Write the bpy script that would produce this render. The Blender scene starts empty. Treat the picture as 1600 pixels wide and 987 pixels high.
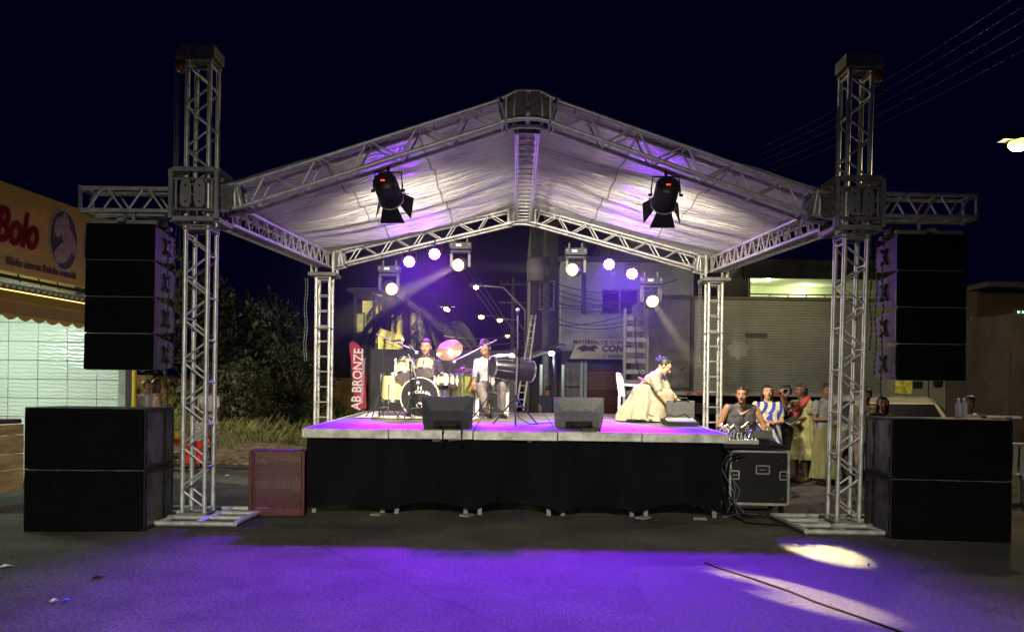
import bpy, math, random
from mathutils import Vector as V, Matrix, noise
random.seed(7)
SC = bpy.context.scene
COL = SC.collection
PI = math.pi
R = math.radians
H = 1.47                      # eye height of the photographer

# ------------------------------------------------------------------ camera
cam = bpy.data.objects.new('camera', bpy.data.cameras.new('camera')); COL.objects.link(cam)
cam.location = (0, 0, H); cam.rotation_euler = (R(90), R(-0.76), 0)
cam.data.lens = 27.0; cam.data.sensor_width = 36.0; cam.data.sensor_fit = 'HORIZONTAL'
cam.data.shift_y = 0.0759; cam.data.clip_start = 0.05; cam.data.clip_end = 600
SC.camera = cam

# ------------------------------------------------------------------ world: clear night sky over a town
w = bpy.data.worlds.new('World'); SC.world = w; w.use_nodes = True
wb = w.node_tree.nodes['Background']
wb.inputs[0].default_value = (0.035, 0.03, 0.62, 1); wb.inputs[1].default_value = 0.0115

SC.view_settings.view_transform = 'Standard'; SC.view_settings.look = 'None'
SC.view_settings.exposure = 0.0; SC.view_settings.gamma = 1.0
SC.render.engine = 'CYCLES'
SC.cycles.use_denoising = True
SC.cycles.max_bounces = 6; SC.cycles.diffuse_bounces = 3; SC.cycles.glossy_bounces = 3
SC.cycles.volume_bounces = 0; SC.cycles.transparent_max_bounces = 8
SC.cycles.sample_clamp_indirect = 4.0; SC.cycles.sample_clamp_direct = 0.0
SC.cycles.caustics_reflective = False; SC.cycles.caustics_refractive = False

# ------------------------------------------------------------------ survey helper: photo pixel (1600 wide) at a depth -> place in the street
def at(px, py, Y):
    dx, dy, t = px - 800.0, py - 615.0, 0.01326
    a, b = dx + dy * t, dy - dx * t
    return V((a * Y / 1200.0, Y, H - b * Y / 1200.0))

# ------------------------------------------------------------------ materials
MATS = {}
def mat(name, col, rough=0.6, metal=0.0, var=0.0, vs=6.0, bump=0.0, bs=60.0, emit=None, es=0.0, col2=None, stretch=(1, 1, 1), spec=0.5, alpha=1.0, trans=0.0):
    if name in MATS: return MATS[name]
    m = bpy.data.materials.new(name); m.use_nodes = True; MATS[name] = m
    nt = m.node_tree; b = nt.nodes['Principled BSDF']; L = nt.links.new
    b.inputs['Base Color'].default_value = (*col, 1); b.inputs['Roughness'].default_value = rough
    b.inputs['Metallic'].default_value = metal; b.inputs['Specular IOR Level'].default_value = spec
    if trans: b.inputs['Transmission Weight'].default_value = trans
    if emit: b.inputs['Emission Color'].default_value = (*emit, 1); b.inputs['Emission Strength'].default_value = es
    tc = nt.nodes.new('ShaderNodeTexCoord'); mp = nt.nodes.new('ShaderNodeMapping'); mp.inputs['Scale'].default_value = stretch
    L(tc.outputs['Object'], mp.inputs[0])
    if var or col2:
        n = nt.nodes.new('ShaderNodeTexNoise'); n.inputs['Scale'].default_value = vs; n.inputs['Detail'].default_value = 7; n.inputs['Roughness'].default_value = 0.62
        L(mp.outputs[0], n.inputs['Vector'])
        r = nt.nodes.new('ShaderNodeValToRGB'); c2 = col2 or tuple(max(0, c * (1 - var)) for c in col); c1 = col if col2 else tuple(min(1, c * (1 + var)) for c in col)
        r.color_ramp.elements[0].position = 0.36; r.color_ramp.elements[1].position = 0.64
        r.color_ramp.elements[0].color = (*c2, 1); r.color_ramp.elements[1].color = (*c1, 1)
        L(n.outputs['Fac'], r.inputs[0]); L(r.outputs[0], b.inputs['Base Color'])
        rr = nt.nodes.new('ShaderNodeMapRange'); rr.inputs['To Min'].default_value = max(0.05, rough - 0.12); rr.inputs['To Max'].default_value = min(1, rough + 0.15)
        L(n.outputs['Fac'], rr.inputs[0]); L(rr.outputs[0], b.inputs['Roughness'])
    if bump:
        n2 = nt.nodes.new('ShaderNodeTexNoise'); n2.inputs['Scale'].default_value = bs; n2.inputs['Detail'].default_value = 5
        L(mp.outputs[0], n2.inputs['Vector'])
        bp = nt.nodes.new('ShaderNodeBump'); bp.inputs['Strength'].default_value = bump; bp.inputs['Distance'].default_value = 0.02
        L(n2.outputs['Fac'], bp.inputs['Height']); L(bp.outputs[0], b.inputs['Normal'])
    return m

ALU = mat('scuffed aluminium', (0.60, 0.60, 0.58), 0.42, 0.6, var=0.22, vs=9, bump=0.05, bs=90)
ALUD = mat('dull aluminium plate', (0.25, 0.25, 0.24), 0.55, 0.6, var=0.25, vs=7, bump=0.08, bs=50)
STEEL = mat('chrome tube', (0.62, 0.62, 0.62), 0.22, 1.0, var=0.1)
BLKMET = mat('black steel', (0.02, 0.02, 0.022), 0.42, 0.3, var=0.3, bump=0.04)
BLK = mat('black paint', (0.008, 0.008, 0.010), 0.6, spec=0.25, var=0.35, vs=14, bump=0.1, bs=120)
GRILLE = mat('black grille cloth', (0.003, 0.0032, 0.0036), 0.9, var=0.35, vs=5, bump=0.25, bs=300, spec=0.06)
CABSIDE = mat('worn speaker cabinet', (0.085, 0.083, 0.09), 0.6, var=0.45, vs=7, bump=0.12, bs=40)
RUBBER = mat('black rubber', (0.012, 0.012, 0.012), 0.85, spec=0.08)
PLASTW = mat('white plastic', (0.55, 0.55, 0.54), 0.38, var=0.06)
CLOTHBLK = mat('black stage cloth', (0.006, 0.006, 0.008), 0.95, spec=0.07, var=0.3, vs=3, bump=0.2, bs=10, stretch=(1, 1, 0.3))

# ------------------------------------------------------------------ mesh building
class MB:
    def __init__(s): s.v = []; s.f = []; s.mi = []; s.cur = 0
    def add(s, vs, fs):
        n = len(s.v); s.v += [tuple(p) for p in vs]; s.f += [tuple(i + n for i in q) for q in fs]; s.mi += [s.cur] * len(fs); return s
    def box(s, c, d, M=None, bev=0.0):
        c = V(c); hx, hy, hz = d[0] / 2, d[1] / 2, d[2] / 2
        if bev <= 0:
            P = [V((x * hx, y * hy, z * hz)) for z in (-1, 1) for y in (-1, 1) for x in (-1, 1)]
            F = [(0, 2, 3, 1), (4, 5, 7, 6), (0, 1, 5, 4), (2, 6, 7, 3), (0, 4, 6, 2), (1, 3, 7, 5)]
        else:
            b = min(bev, hx * .9, hy * .9, hz * .9); P = []; F = []
            ring = [(-hx + b, -hy), (hx - b, -hy), (hx, -hy + b), (hx, hy - b), (hx - b, hy), (-hx + b, hy), (-hx, hy - b), (-hx, -hy + b)]
            inn = [(max(-hx + b, min(hx - b, x)), max(-hy + b, min(hy - b, y))) for x, y in ring]
            for zz, rg in ((-hz, inn), (-hz + b, ring), (hz - b, ring), (hz, inn)): P += [V((x, y, zz)) for x, y in rg]
            for k in range(3):
                for i in range(8): j = (i + 1) % 8; F.append((k * 8 + i, k * 8 + j, k * 8 + 8 + j, k * 8 + 8 + i))
            F.append(tuple(range(7, -1, -1))); F.append(tuple(range(24, 32)))
        if M is not None: P = [M @ p for p in P]
        return s.add([p + c for p in P], F)
    def tube(s, a, b, r, n=8, r2=None, cap=True):
        a, b = V(a), V(b); d = b - a
        if d.length < 1e-6: return s
        q = d.to_track_quat('Z', 'Y').to_matrix(); r2 = r if r2 is None else r2
        P = [a + q @ V((r * math.cos(2 * PI * i / n), r * math.sin(2 * PI * i / n), 0)) for i in range(n)]
        P += [b + q @ V((r2 * math.cos(2 * PI * i / n), r2 * math.sin(2 * PI * i / n), 0)) for i in range(n)]
        F = [(i, (i + 1) % n, n + (i + 1) % n, n + i) for i in range(n)]
        if cap: F += [tuple(range(n - 1, -1, -1)), tuple(range(n, 2 * n))]
        return s.add(P, F)
    def path(s, pts, r, n=6):
        pts = [V(p) for p in pts]; P = []; F = []; m = len(pts)
        for k, p in enumerate(pts):
            d = (pts[min(k + 1, m - 1)] - pts[max(k - 1, 0)]).normalized()
            q = d.to_track_quat('Z', 'Y').to_matrix(); rr = r(k / (m - 1)) if callable(r) else r
            P += [p + q @ V((rr * math.cos(2 * PI * i / n), rr * math.sin(2 * PI * i / n), 0)) for i in range(n)]
        for k in range(m - 1):
            for i in range(n): j = (i + 1) % n; F.append((k * n + i, k * n + j, k * n + n + j, k * n + n + i))
        F += [tuple(range(n - 1, -1, -1)), tuple(range((m - 1) * n, m * n))]
        return s.add(P, F)
    def ball(s, c, r, nu=12, nv=8, M=None):
        c = V(c); rx, ry, rz = (r, r, r) if isinstance(r, (int, float)) else r; P = [V((0, 0, rz))]; F = []
        for k in range(1, nv):
            t = PI * k / nv
            for i in range(nu): u = 2 * PI * i / nu; P.append(V((rx * math.sin(t) * math.cos(u), ry * math.sin(t) * math.sin(u), rz * math.cos(t))))
        P.append(V((0, 0, -rz)))
        for i in range(nu): j = (i + 1) % nu; F.append((0, 1 + i, 1 + j)); F.append((len(P) - 1, len(P) - 1 - nu + j, len(P) - 1 - nu + i))
        for k in range(nv - 2):
            for i in range(nu): j = (i + 1) % nu; a = 1 + k * nu; F.append((a + i, a + nu + i, a + nu + j, a + j))
        if M is not None: P = [M @ p for p in P]
        return s.add([p + c for p in P], F)
    def lathe(s, prof, n=20, M=None, c=(0, 0, 0)):
        P = []; F = []; c = V(c)
        for r, z in prof:
            for i in range(n): u = 2 * PI * i / n; P.append(V((r * math.cos(u), r * math.sin(u), z)))
        for k in range(len(prof) - 1):
            for i in range(n): j = (i + 1) % n; F.append((k * n + i, k * n + j, k * n + n + j, k * n + n + i))
        ring = len(prof) > 2 and abs(prof[0][0] - prof[-1][0]) < .03 and abs(prof[0][1] - prof[-1][1]) < .06
        if ring:
            k = (len(prof) - 1) * n
            for i in range(n): j = (i + 1) % n; F.append((k + i, k + j, j, i))
        if prof[0][0] > 1e-5 and not ring: F.append(tuple(range(n - 1, -1, -1)))
        if prof[-1][0] > 1e-5 and not ring: F.append(tuple(range((len(prof) - 1) * n, len(prof) * n)))
        if M is not None: P = [M @ p for p in P]
        return s.add([p + c for p in P], F)
    def prism(s, poly, axis, t, c=(0, 0, 0), M=None):      # poly in the plane across `axis`, thickness t from 0
        mk = {'x': lambda a, b, h: V((h, a, b)), 'y': lambda a, b, h: V((a, h, b)), 'z': lambda a, b, h: V((a, b, h))}[axis]
        n = len(poly); P = [mk(a, b, 0) for a, b in poly] + [mk(a, b, t) for a, b in poly]
        F = [tuple(range(n)), tuple(range(2 * n - 1, n - 1, -1))] + [(i, n + i, n + (i + 1) % n, (i + 1) % n) for i in range(n)]
        if M is not None: P = [M @ p for p in P]
        return s.add([p + V(c) for p in P], F)
    def grid(s, fn, nu, nv):
        P = [fn(i / nu, j / nv) for j in range(nv + 1) for i in range(nu + 1)]
        F = [(j * (nu + 1) + i, j * (nu + 1) + i + 1, (j + 1) * (nu + 1) + i + 1, (j + 1) * (nu + 1) + i) for j in range(nv) for i in range(nu)]
        return s.add(P, F)
    def mesh(s, name, mats, smooth=False):
        me = bpy.data.meshes.new(name); me.from_pydata(s.v, [], s.f)
        for m in (mats if isinstance(mats, (list, tuple)) else [mats]): me.materials.append(m)
        if any(s.mi): me.polygons.foreach_set('material_index', s.mi)
        if smooth: me.polygons.foreach_set('use_smooth', [True] * len(me.polygons))
        me.update(); return me
    def build(s, name, mats, parent=None, smooth=False, loc=None, rot=None, fixn=True, auto=False):
        me = s.mesh(name, mats, smooth or auto)
        if fixn:
            import bmesh
            bm = bmesh.new(); bm.from_mesh(me); bmesh.ops.recalc_face_normals(bm, faces=bm.faces); bm.to_mesh(me); bm.free()
        if auto: me.set_sharp_from_angle(angle=R(38))
        return put(name, me, parent, loc, rot)

def put(name, data, parent=None, loc=None, rot=None):
    o = bpy.data.objects.new(name, data); COL.objects.link(o)
    if parent is not None: o.parent = parent
    if loc is not None: o.location = loc
    if rot is not None:
        if isinstance(rot, Matrix): o.rotation_euler = rot.to_euler()
        else: o.rotation_euler = rot
    return o
def tag(o, label=None, cat=None, group=None, kind=None):
    if label: o['label'] = label
    if cat: o['category'] = cat
    if group: o['group'] = group
    if kind: o['kind'] = kind
    return o
def thing(name, loc, label, cat, group=None, rz=0.0, rot=None):
    o = bpy.data.objects.new(name, None); COL.objects.link(o); o.empty_display_size = 0.2
    o.location = loc
    if rot is not None: o.rotation_euler = rot
    else: o.rotation_euler = (0, 0, rz)
    return tag(o, label, cat, group)
def copy_tree(o, parent=None):
    c = o.copy(); COL.objects.link(c)
    if parent is not None: c.parent = parent
    for ch in [x for x in KIDS(o)]: copy_tree(ch, c)
    return c
def KIDS(o): return [x for x in bpy.data.objects if x.parent == o]
def text(body, size, m, parent, loc, rot, ext=0.004, shear=0, off=0.0, align='CENTER', name='lettering', sx=1.0):
    cu = bpy.data.curves.new(name, 'FONT'); cu.body = body; cu.size = size; cu.extrude = ext; cu.shear = shear; cu.offset = off
    cu.align_x = align; cu.align_y = 'CENTER'; cu.resolution_u = 3; cu.materials.append(m)
    tmp = bpy.data.objects.new('tmp', cu); COL.objects.link(tmp); dg = bpy.context.evaluated_depsgraph_get()
    me = bpy.data.meshes.new_from_object(tmp.evaluated_get(dg)); bpy.data.objects.remove(tmp)
    o = put(name, me, parent, loc, rot); o.scale = (sx, 1, 1); return o
def lamp(name, kind, loc, energy, col, parent=None, target=None, size=0.05, angle=None, blend=0.3):
    d = bpy.data.lights.new(name, kind); d.energy = energy; d.color = col
    if kind == 'SPOT': d.spot_size = R(angle); d.spot_blend = blend; d.shadow_soft_size = size
    elif kind == 'AREA': d.size = size
    else: d.shadow_soft_size = size
    o = bpy.data.objects.new(name, d); COL.objects.link(o); o.location = loc
    if target is not None:
        o.rotation_euler = (V(target) - V(loc)).to_track_quat('-Z', 'Y').to_euler()
    if parent is not None: o.parent = parent
    return o
ORD = ('first', 'second', 'third', 'fourth', 'fifth', 'sixth', 'seventh', 'eighth', 'ninth', 'tenth', 'eleventh', 'twelfth', 'thirteenth', 'fourteenth', 'fifteenth', 'sixteenth')
def rotz(a): return Matrix.Rotation(a, 3, 'Z')
def frame_to(d, up=(0, 0, 1)):                          # local X along d
    x = V(d).normalized(); y = V(up).cross(x).normalized(); z = x.cross(y)
    return Matrix((x, y, z)).transposed()

# ================================================================== THE GROUND
def asphalt_mat():
    m = bpy.data.materials.new('asphalt'); m.use_nodes = True; nt = m.node_tree; N = nt.nodes.new; L = nt.links.new; b = nt.nodes['Principled BSDF']
    tc = N('ShaderNodeTexCoord')
    def noi(s, d=6, r=0.6):
        n = N('ShaderNodeTexNoise'); n.inputs['Scale'].default_value = s; n.inputs['Detail'].default_value = d; n.inputs['Roughness'].default_value = r; L(tc.outputs['Object'], n.inputs['Vector']); return n.outputs['Fac']
    def ramp(f, a, ca, bb, cb):
        r = N('ShaderNodeValToRGB'); r.color_ramp.elements[0].position = a; r.color_ramp.elements[1].position = bb
        r.color_ramp.elements[0].color = (*ca, 1); r.color_ramp.elements[1].color = (*cb, 1); L(f, r.inputs[0]); return r.outputs[0]
    def mix(mode, f, a, bb):
        x = N('ShaderNodeMix'); x.data_type = 'RGBA'; x.blend_type = mode; x.inputs[0].default_value = f; L(a, x.inputs[6]); L(bb, x.inputs[7]); return x.outputs[2]
    base = ramp(noi(0.9, 8), 0.3, (0.066, 0.062, 0.055), 0.7, (0.116, 0.109, 0.096))
    grain = ramp(noi(42, 3, 0.85), 0.38, (0.3, 0.3, 0.3), 0.64, (1.75, 1.75, 1.75))
    blot = ramp(noi(0.55, 8, .7), 0.40, (0.52, 0.5, 0.48), 0.6, (1.12, 1.12, 1.12))
    vor = N('ShaderNodeTexVoronoi'); vor.feature = 'DISTANCE_TO_EDGE'; vor.inputs['Scale'].default_value = 0.21
    wv = N('ShaderNodeMix'); wv.data_type = 'VECTOR'; wv.inputs[0].default_value = 0.12
    nn = N('ShaderNodeTexNoise'); nn.inputs['Scale'].default_value = 2.2; nn.inputs['Detail'].default_value = 5; L(tc.outputs['Object'], nn.inputs['Vector'])
    L(tc.outputs['Object'], wv.inputs[4]); L(nn.outputs['Color'], wv.inputs[5]); L(wv.outputs[1], vor.inputs['Vector'])
    crack = ramp(vor.outputs['Distance'], 0.0, (0.45, 0.45, 0.45), 0.0035, (1, 1, 1))
    c = mix('MULTIPLY', 1, mix('MULTIPLY', 1, mix('MULTIPLY', 1, base, grain), blot), crack)
    L(c, b.inputs['Base Color']); b.inputs['Roughness'].default_value = 0.85; b.inputs['Specular IOR Level'].default_value = 0.35
    bp = N('ShaderNodeBump'); bp.inputs['Strength'].default_value = 0.8; bp.inputs['Distance'].default_value = 0.02
    L(noi(70, 4, 0.75), bp.inputs['Height']); L(bp.outputs[0], b.inputs['Normal'])
    return m
road = MB().grid(lambda u, v: V((-60 + 120 * u, -18 + 138 * v, 0)), 12, 20).build('road', asphalt_mat(), fixn=False)
tag(road, kind='structure')
pt = MB().add([(.95, 4.3, .004), (3.3, 4.35, .004), (3.22, 6.62, .004), (2.2, 6.70, .004), (1.02, 6.58, .004)], [(0, 1, 2, 3, 4)]).build('road_patch', mat('newer asphalt patch', (.074, .070, .062), .9, var=.35, vs=30, bump=.8, bs=75), fixn=False); tag(pt, kind='structure')
db = MB(); DBM = mat('street dust and leaves', (.16, .14, .10), .9, var=.5, vs=9)
for i in range(260):
    x = random.uniform(-6.5, 6.5); y = random.uniform(4.0, 9.0) if i % 3 else random.uniform(8.4, 9.05); r = random.uniform(.004, .016); a = random.random() * 6
    db.add([(x - r, y, .004), (x, y - r * .6, .010), (x + r, y, .005), (x, y + r * .7, .012)], [(0, 1, 2), (0, 2, 3)])
tag(db.build('debris', DBM, fixn=False), kind='stuff')
CONC = mat('dusty concrete', (0.26, 0.25, 0.22), 0.9, var=0.35, vs=3, bump=0.4, bs=30)
DIRT = mat('packed dirt', (0.17, 0.135, 0.09), 0.95, var=0.5, vs=4, bump=0.8, bs=12)
side = MB().box((-10.2, 8.5, 0.065), (6.0, 16, 0.13), bev=0.02).build('sidewalk', CONC); tag(side, kind='structure')
kerb = MB()
k = thing('kerb', (0, 0, 0), None, None); k['kind'] = 'structure'
kb = MB().box((0, 0, 0.072), (0.15, 0.97, 0.145), bev=0.02).mesh('kerb_stone', CONC)
for i in range(16): put('kerb_stone', kb, k, (-7.12, 1.0 + i, 0.0), (0, 0, random.uniform(-.006, .006)))
def bank(u, v):
    x = -17 + 13.2 * u - 1.0 * v; y = 15.8 + 13 * v
    e = max(0, min(1, v * 6)) * max(0, min(1, (1 - u) * 5))
    return V((x, y, 0.005 + e * (0.18 + 0.5 * v + 0.16 * noise.noise(V((x * .7, y * .7, 0)))) + 0.05 * e * noise.noise(V((x * 3, y * 3, 1)))))
vg = MB().grid(bank, 60, 50).build('verge', DIRT, smooth=True, fixn=False); tag(vg, kind='structure')
GR = mat('grass blade', (0.17, 0.18, 0.06), 0.8, var=0.6, vs=1.3)
g = MB()
for i in range(15000):
    u, v = random.random() * .97, .10 + .9 * random.random() ** 0.8
    p = bank(u, v)
    if noise.noise(V((p.x * .8, p.y * .8, 3))) < -0.28: continue
    h = random.uniform(.12, .42) * (0.6 + 0.9 * v) * (1.0 + 0.8 * noise.noise(V((p.x * .5, p.y * .5, 9)))); a = random.uniform(0, 2 * PI); l = V((math.cos(a), math.sin(a), 0)); s = V((-l.y, l.x, 0)) * .014
    g.add([p - s, p + s, p + l * h * .25 + V((0, 0, h * .65)) + s * .6, p + l * h * .6 + V((0, 0, h))], [(0, 1, 2), (0, 2, 3)])
tag(g.build('grass', GR, fixn=False), kind='stuff')
# broken earth and rubble along the foot of the bank
rb = MB()
for i in range(420):
    x = random.uniform(-8.6, -4.9); y = 15.0 + random.random() ** 1.5 * 2.6; r = random.uniform(.015, .09)
    rb.ball((x, y, r * .3), (r, r * random.uniform(.6, 1), r * random.uniform(.35, .7)), 6, 4, rotz(random.random() * 6))
tag(rb.build('rubble', DIRT), kind='stuff')

# ================================================================== TRUSSES
TS = 0.25      # chord spacing
def truss(p0, p1, label, up, zig, bay=0.47, cat='truss', rungs=None, half=0.0, ends=True, name='lattice_truss', group=None, cr=0.026, br=0.0125, joints=()):
    """four-chord lattice: zig = which pair of faces carries diagonals ('y': the faces across local y, 'z'), the other pair has rungs"""
    p0, p1 = V(p0), V(p1); L = (p1 - p0).length; M = frame_to(p1 - p0, up)
    t = thing(name, p0, label, cat, group, rot=M.to_euler())
    h = TS / 2
    ch = MB().tube((0, 0, 0), (L, 0, 0), cr, 12).mesh('chord', ALU, True); ch.set_sharp_from_angle(angle=R(40))
    for a, b in ((-h, -h), (h, -h), (-h, h), (h, h)): put('chord', ch, t, (0, a, b))
    n = max(2, round((L - 0.12) / (bay / 2))); st = (L - 0.12) / n; nodes = [0.06 + i * st for i in range(n + 1)]
    dl = math.hypot(st - .05, TS); dg = MB().tube((-dl / 2, 0, 0), (dl / 2, 0, 0), br, 8, cap=False).mesh('brace', ALU, True)
    rg = MB().tube((-h, 0, 0), (h, 0, 0), br, 8, cap=False).mesh('brace', ALU, True)
    an = math.atan2(TS, st - .05)
    for i in range(n):
        xm = (nodes[i] + nodes[i + 1]) / 2; s = 1 if i % 2 == 0 else -1
        for k in (-h, h):
            if zig == 'y': put('brace', dg, t, (xm, k, 0), (0, -s * an, 0))
            else: put('brace', dg, t, (xm, 0, k), (0, 0, s * an))
    for i, x in enumerate(nodes):
        s = -1 if i % 2 == 0 else 1
        both = (i == 0 or i == n)
        for k in ((-h, h) if (both or rungs == 'both') else (s * h,)):
            if zig == 'y': put('brace', rg, t, (x, 0, k), (0, 0, PI / 2))
            else: put('brace', rg, t, (x, k, 0), (0, PI / 2, 0))
    if ends:
        for x in [0.012, L - .012] + list(joints):
            e = MB()
            for a in (-h, h):
                e.box((0, a, 0), (.022, .05, TS + .06)); e.box((0, 0, a), (.024, TS + .06, .05))
            e.build('end_plate', ALUD, t, loc=(x, 0, 0))
    return t

LX, RX, FY, BY = -3.575, 3.80, 8.78, 14.55      # left and right tower lines, front and back rows

def tower(x, y, z, label, tilt=0.0, zig='z', foot=True):
    t = truss((x, y, 0.06), (x + math.tan(tilt) * z, y, z), label, (0, -1, 0), zig, joints=(3.22, 3.26) if foot else (2.6,), name='truss_tower', cat='tower', group='lattice towers carrying the stage roof', rungs=None if foot else 'both', bay=.47 if foot else .56)
    if foot:
        b = MB(); r = .03
        inv = t.matrix_basis.inverted()
        W, Dp = .62, .55
        pts = []
        def tb(a, c): b.tube(inv @ (V((x, y, .035)) + V(a)), inv @ (V((x, y, .035)) + V(c)), r, 10)
        bpy.context.view_layer.update(); inv = t.matrix_world.inverted()
        for s in (-1, 1):
            tb((-W, s * Dp, 0), (W, s * Dp, 0)); tb((s * W, -Dp, .004), (s * W, Dp, .004)); tb((s * .2, -Dp, .0), (s * .2, Dp, .0)); tb((-W, s * .17, .003), (W, s * .17, .003))
        b.build('base_frame', ALU, t, auto=True)
    return t
TL = tower(LX, FY, 5.20, 'front lattice tower left of the stage beside black bass bins, orange pulley at its head')
TR = tower(RX, FY, 5.18, 'front lattice tower right of the stage near the flight case, lit by a pale spot', R(.95))
BL = tower(LX, BY, 3.62, 'back lattice tower behind the left corner of the deck', 0, 'y', False)
BR = tower(RX, BY, 3.62, 'back lattice tower before the grey truck side', 0, 'y', False)
ORNG = mat('rusty orange pulley', (0.30, 0.10, 0.04), 0.6, var=0.4)
for x, s, lab in ((LX, -1, 'pulley head box capping the left front tower'), (RX + .085, 1, 'pulley head box capping the right front tower')):
    hd = thing('tower_head', (x, FY, 5.21), lab, 'pulley block', 'pulley heads on the front towers')
    MB().prism([(-.27, 0), (.18, 0), (.18, .13), (-.18, .13), (-.27, .05)] if s < 0 else [(.27, 0), (-.18, 0), (-.18, .13), (.18, .13), (.27, .05)], 'y', .30, (0, -.15, 0)).build('housing', mat('dark weathered steel', (.17, .17, .165), .7, .3, var=.4), hd)
    MB().lathe([(.07, -.03), (.07, -.02), (.05, 0), (.07, .02), (.07, .03)], 16, Matrix.Rotation(PI / 2, 3, 'X')).build('pulley_wheel', ORNG, hd, loc=(s * .25, 0, -.05), smooth=True)
    c = MB()
    for q in (-.05, 0, .05): c.tube((s * .30, q, -.05), (s * .30, q, -1.25), .004, 5)
    c.build('hoist_cable', BLKMET, hd)

def sleeve(x, y, z, label, s):
    t = thing('sleeve_block', (x, y, z), label, 'truss sleeve', 'sleeve blocks sliding on the front towers')
    hw, hh = .255, .275; b = MB()
    for yy in (-.22, .22):
        for xx in (-hw, hw): b.box((xx, yy, 0), (.05, .05, hh * 2), bev=.006)
        for zz in (-hh, hh): b.box((0, yy - .002, zz), (hw * 2 - .05, .052, .06), bev=.006)
        b.tube((-hw, yy, -.17), (hw, yy, -.17), .018, 8); b.tube((-hw, yy, .17), (hw, yy, .17), .018, 8)
        for xx in (-.2, .2): b.tube((xx, yy, -.17), (xx, yy, .17), .014, 8)
    for xx in (-hw, hw):
        for zz in (-hh, hh): b.box((xx, 0, zz), (.052, .39, .05))
        b.tube((xx, -.2, -.2), (xx, .2, .2), .014, 8)
    b.build('sleeve_frame', ALUD, t)
    for xx in (-.077, .077):
        MB().prism([(xx - .06, -.10), (xx - .035, -.15), (xx + .035, -.15), (xx + .06, -.10), (xx + .06, .10), (xx + .035, .15), (xx - .035, .15), (xx - .06, .10)], 'y', .02, (0, -.262, 0)).build('gusset_plate', mat('grey gusset plate', (.24, .24, .23), .6, .3, var=.2), t)
        h = MB()
        for zz in (-.09, .09): h.tube((xx, -.2645, zz), (xx, -.25, zz), .014, 8)
        h.build('bolt', BLKMET, t)
    return t
sleeve(LX, FY, 3.645, 'square sleeve block with two bolted plates on the left front tower', -1)
sleeve(RX + .05, FY, 3.645, 'square sleeve block with two bolted plates on the right front tower', 1)
truss((LX - 1.33, FY, 3.60), (LX - .29, FY, 3.60), 'short cantilever truss arm above the left line array', (0, 0, 1), 'y', bay=.42)
truss((RX + .34, FY, 3.65), (RX + 1.42, FY, 3.65), 'short cantilever truss arm above the right line array', (0, 0, 1), 'y', bay=.42)
AX = 0.14
truss((-3.10, FY, 3.66), (AX - .28, FY, 4.655), 'front rafter truss left of the roof peak', (0, 0, 1), 'y', bay=.62)
truss((RX - .45, FY, 3.66), (AX + .28, FY, 4.655), 'front rafter truss right of the roof peak', (0, 0, 1), 'y', bay=.62)
truss((-3.22, BY, 4.00), (AX - .22, BY, 4.80), 'back rafter truss left of the peak, hung with four stage lights', (0, 0, 1), 'y', bay=.62)
truss((RX - .36, BY, 4.00), (AX + .30, BY, 4.80), 'back rafter truss right of the peak, hung with four stage lights', (0, 0, 1), 'y', bay=.62)
truss((LX, FY + .35, 3.60), (LX, BY - .28, 3.92), 'left eave truss running from front tower to back tower', (0, 0, 1), 'y', bay=.42, rungs='both')
truss((RX + .03, FY + .35, 3.62), (RX, BY - .28, 3.92), 'right eave truss running from front tower to back tower', (0, 0, 1), 'y', bay=.42, rungs='both')
truss((AX, FY + .26, 4.69), (AX + .03, BY - .22, 4.83), 'ridge truss along the roof peak', (0, 0, 1), 'y', bay=.55, rungs='both')

JPL = mat('dark joint plate', (.12, .12, .115), .6, .4, var=.35, vs=12)
def corner(x, y, z, pts, label, stubs, cat='truss joint'):
    t = thing('truss_joint', (x, y, z), label, cat)
    for pp_ in (pts if isinstance(pts[0], list) else [pts]): MB().prism(pp_, 'y', .02, (0, -.155, 0)).build('joint_plate', JPL, t)
    for pp_ in (pts if isinstance(pts[0], list) else [pts]): MB().prism(pp_, 'y', .02, (0, .135, 0)).build('joint_plate', JPL, t)
    b = MB()
    for (a, c) in stubs:
        for yy in (-.125, .125): b.tube((a[0], yy, a[1]), (c[0], yy, c[1]), .026, 10)
    b.build('joint_tube', ALU, t, auto=True)
    return t
sl = .30
for yy, zz, lab in ((FY, 4.72, 'angled peak joint where the front rafters meet'), (BY, 4.86, 'angled peak joint where the back rafters meet')):
    c = corner(AX, yy, zz, [[(-.15, -.12), (-.025, -.12), (-.025, .15), (-.13, .15)], [(.025, -.12), (.15, -.12), (.13, .15), (.025, .15)], [(-.23, -.15), (-.17, -.13), (-.15, .13), (-.20, .11)], [(.17, -.13), (.23, -.15), (.20, .11), (.15, .13)]], lab,
               [((-.30, -.19), (-.10, -.15)), ((.30, -.19), (.10, -.15)), ((-.10, -.15), (.10, -.15)), ((-.30, .07), (-.12, .155)), ((.30, .07), (.12, .155)), ((-.12, .155), (.12, .155)),
                ((-.16, -.13), (-.16, .13)), ((.16, -.13), (.16, .13)), ((-.25, -.17), (-.25, .08)), ((.25, -.17), (.25, .08))])
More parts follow.
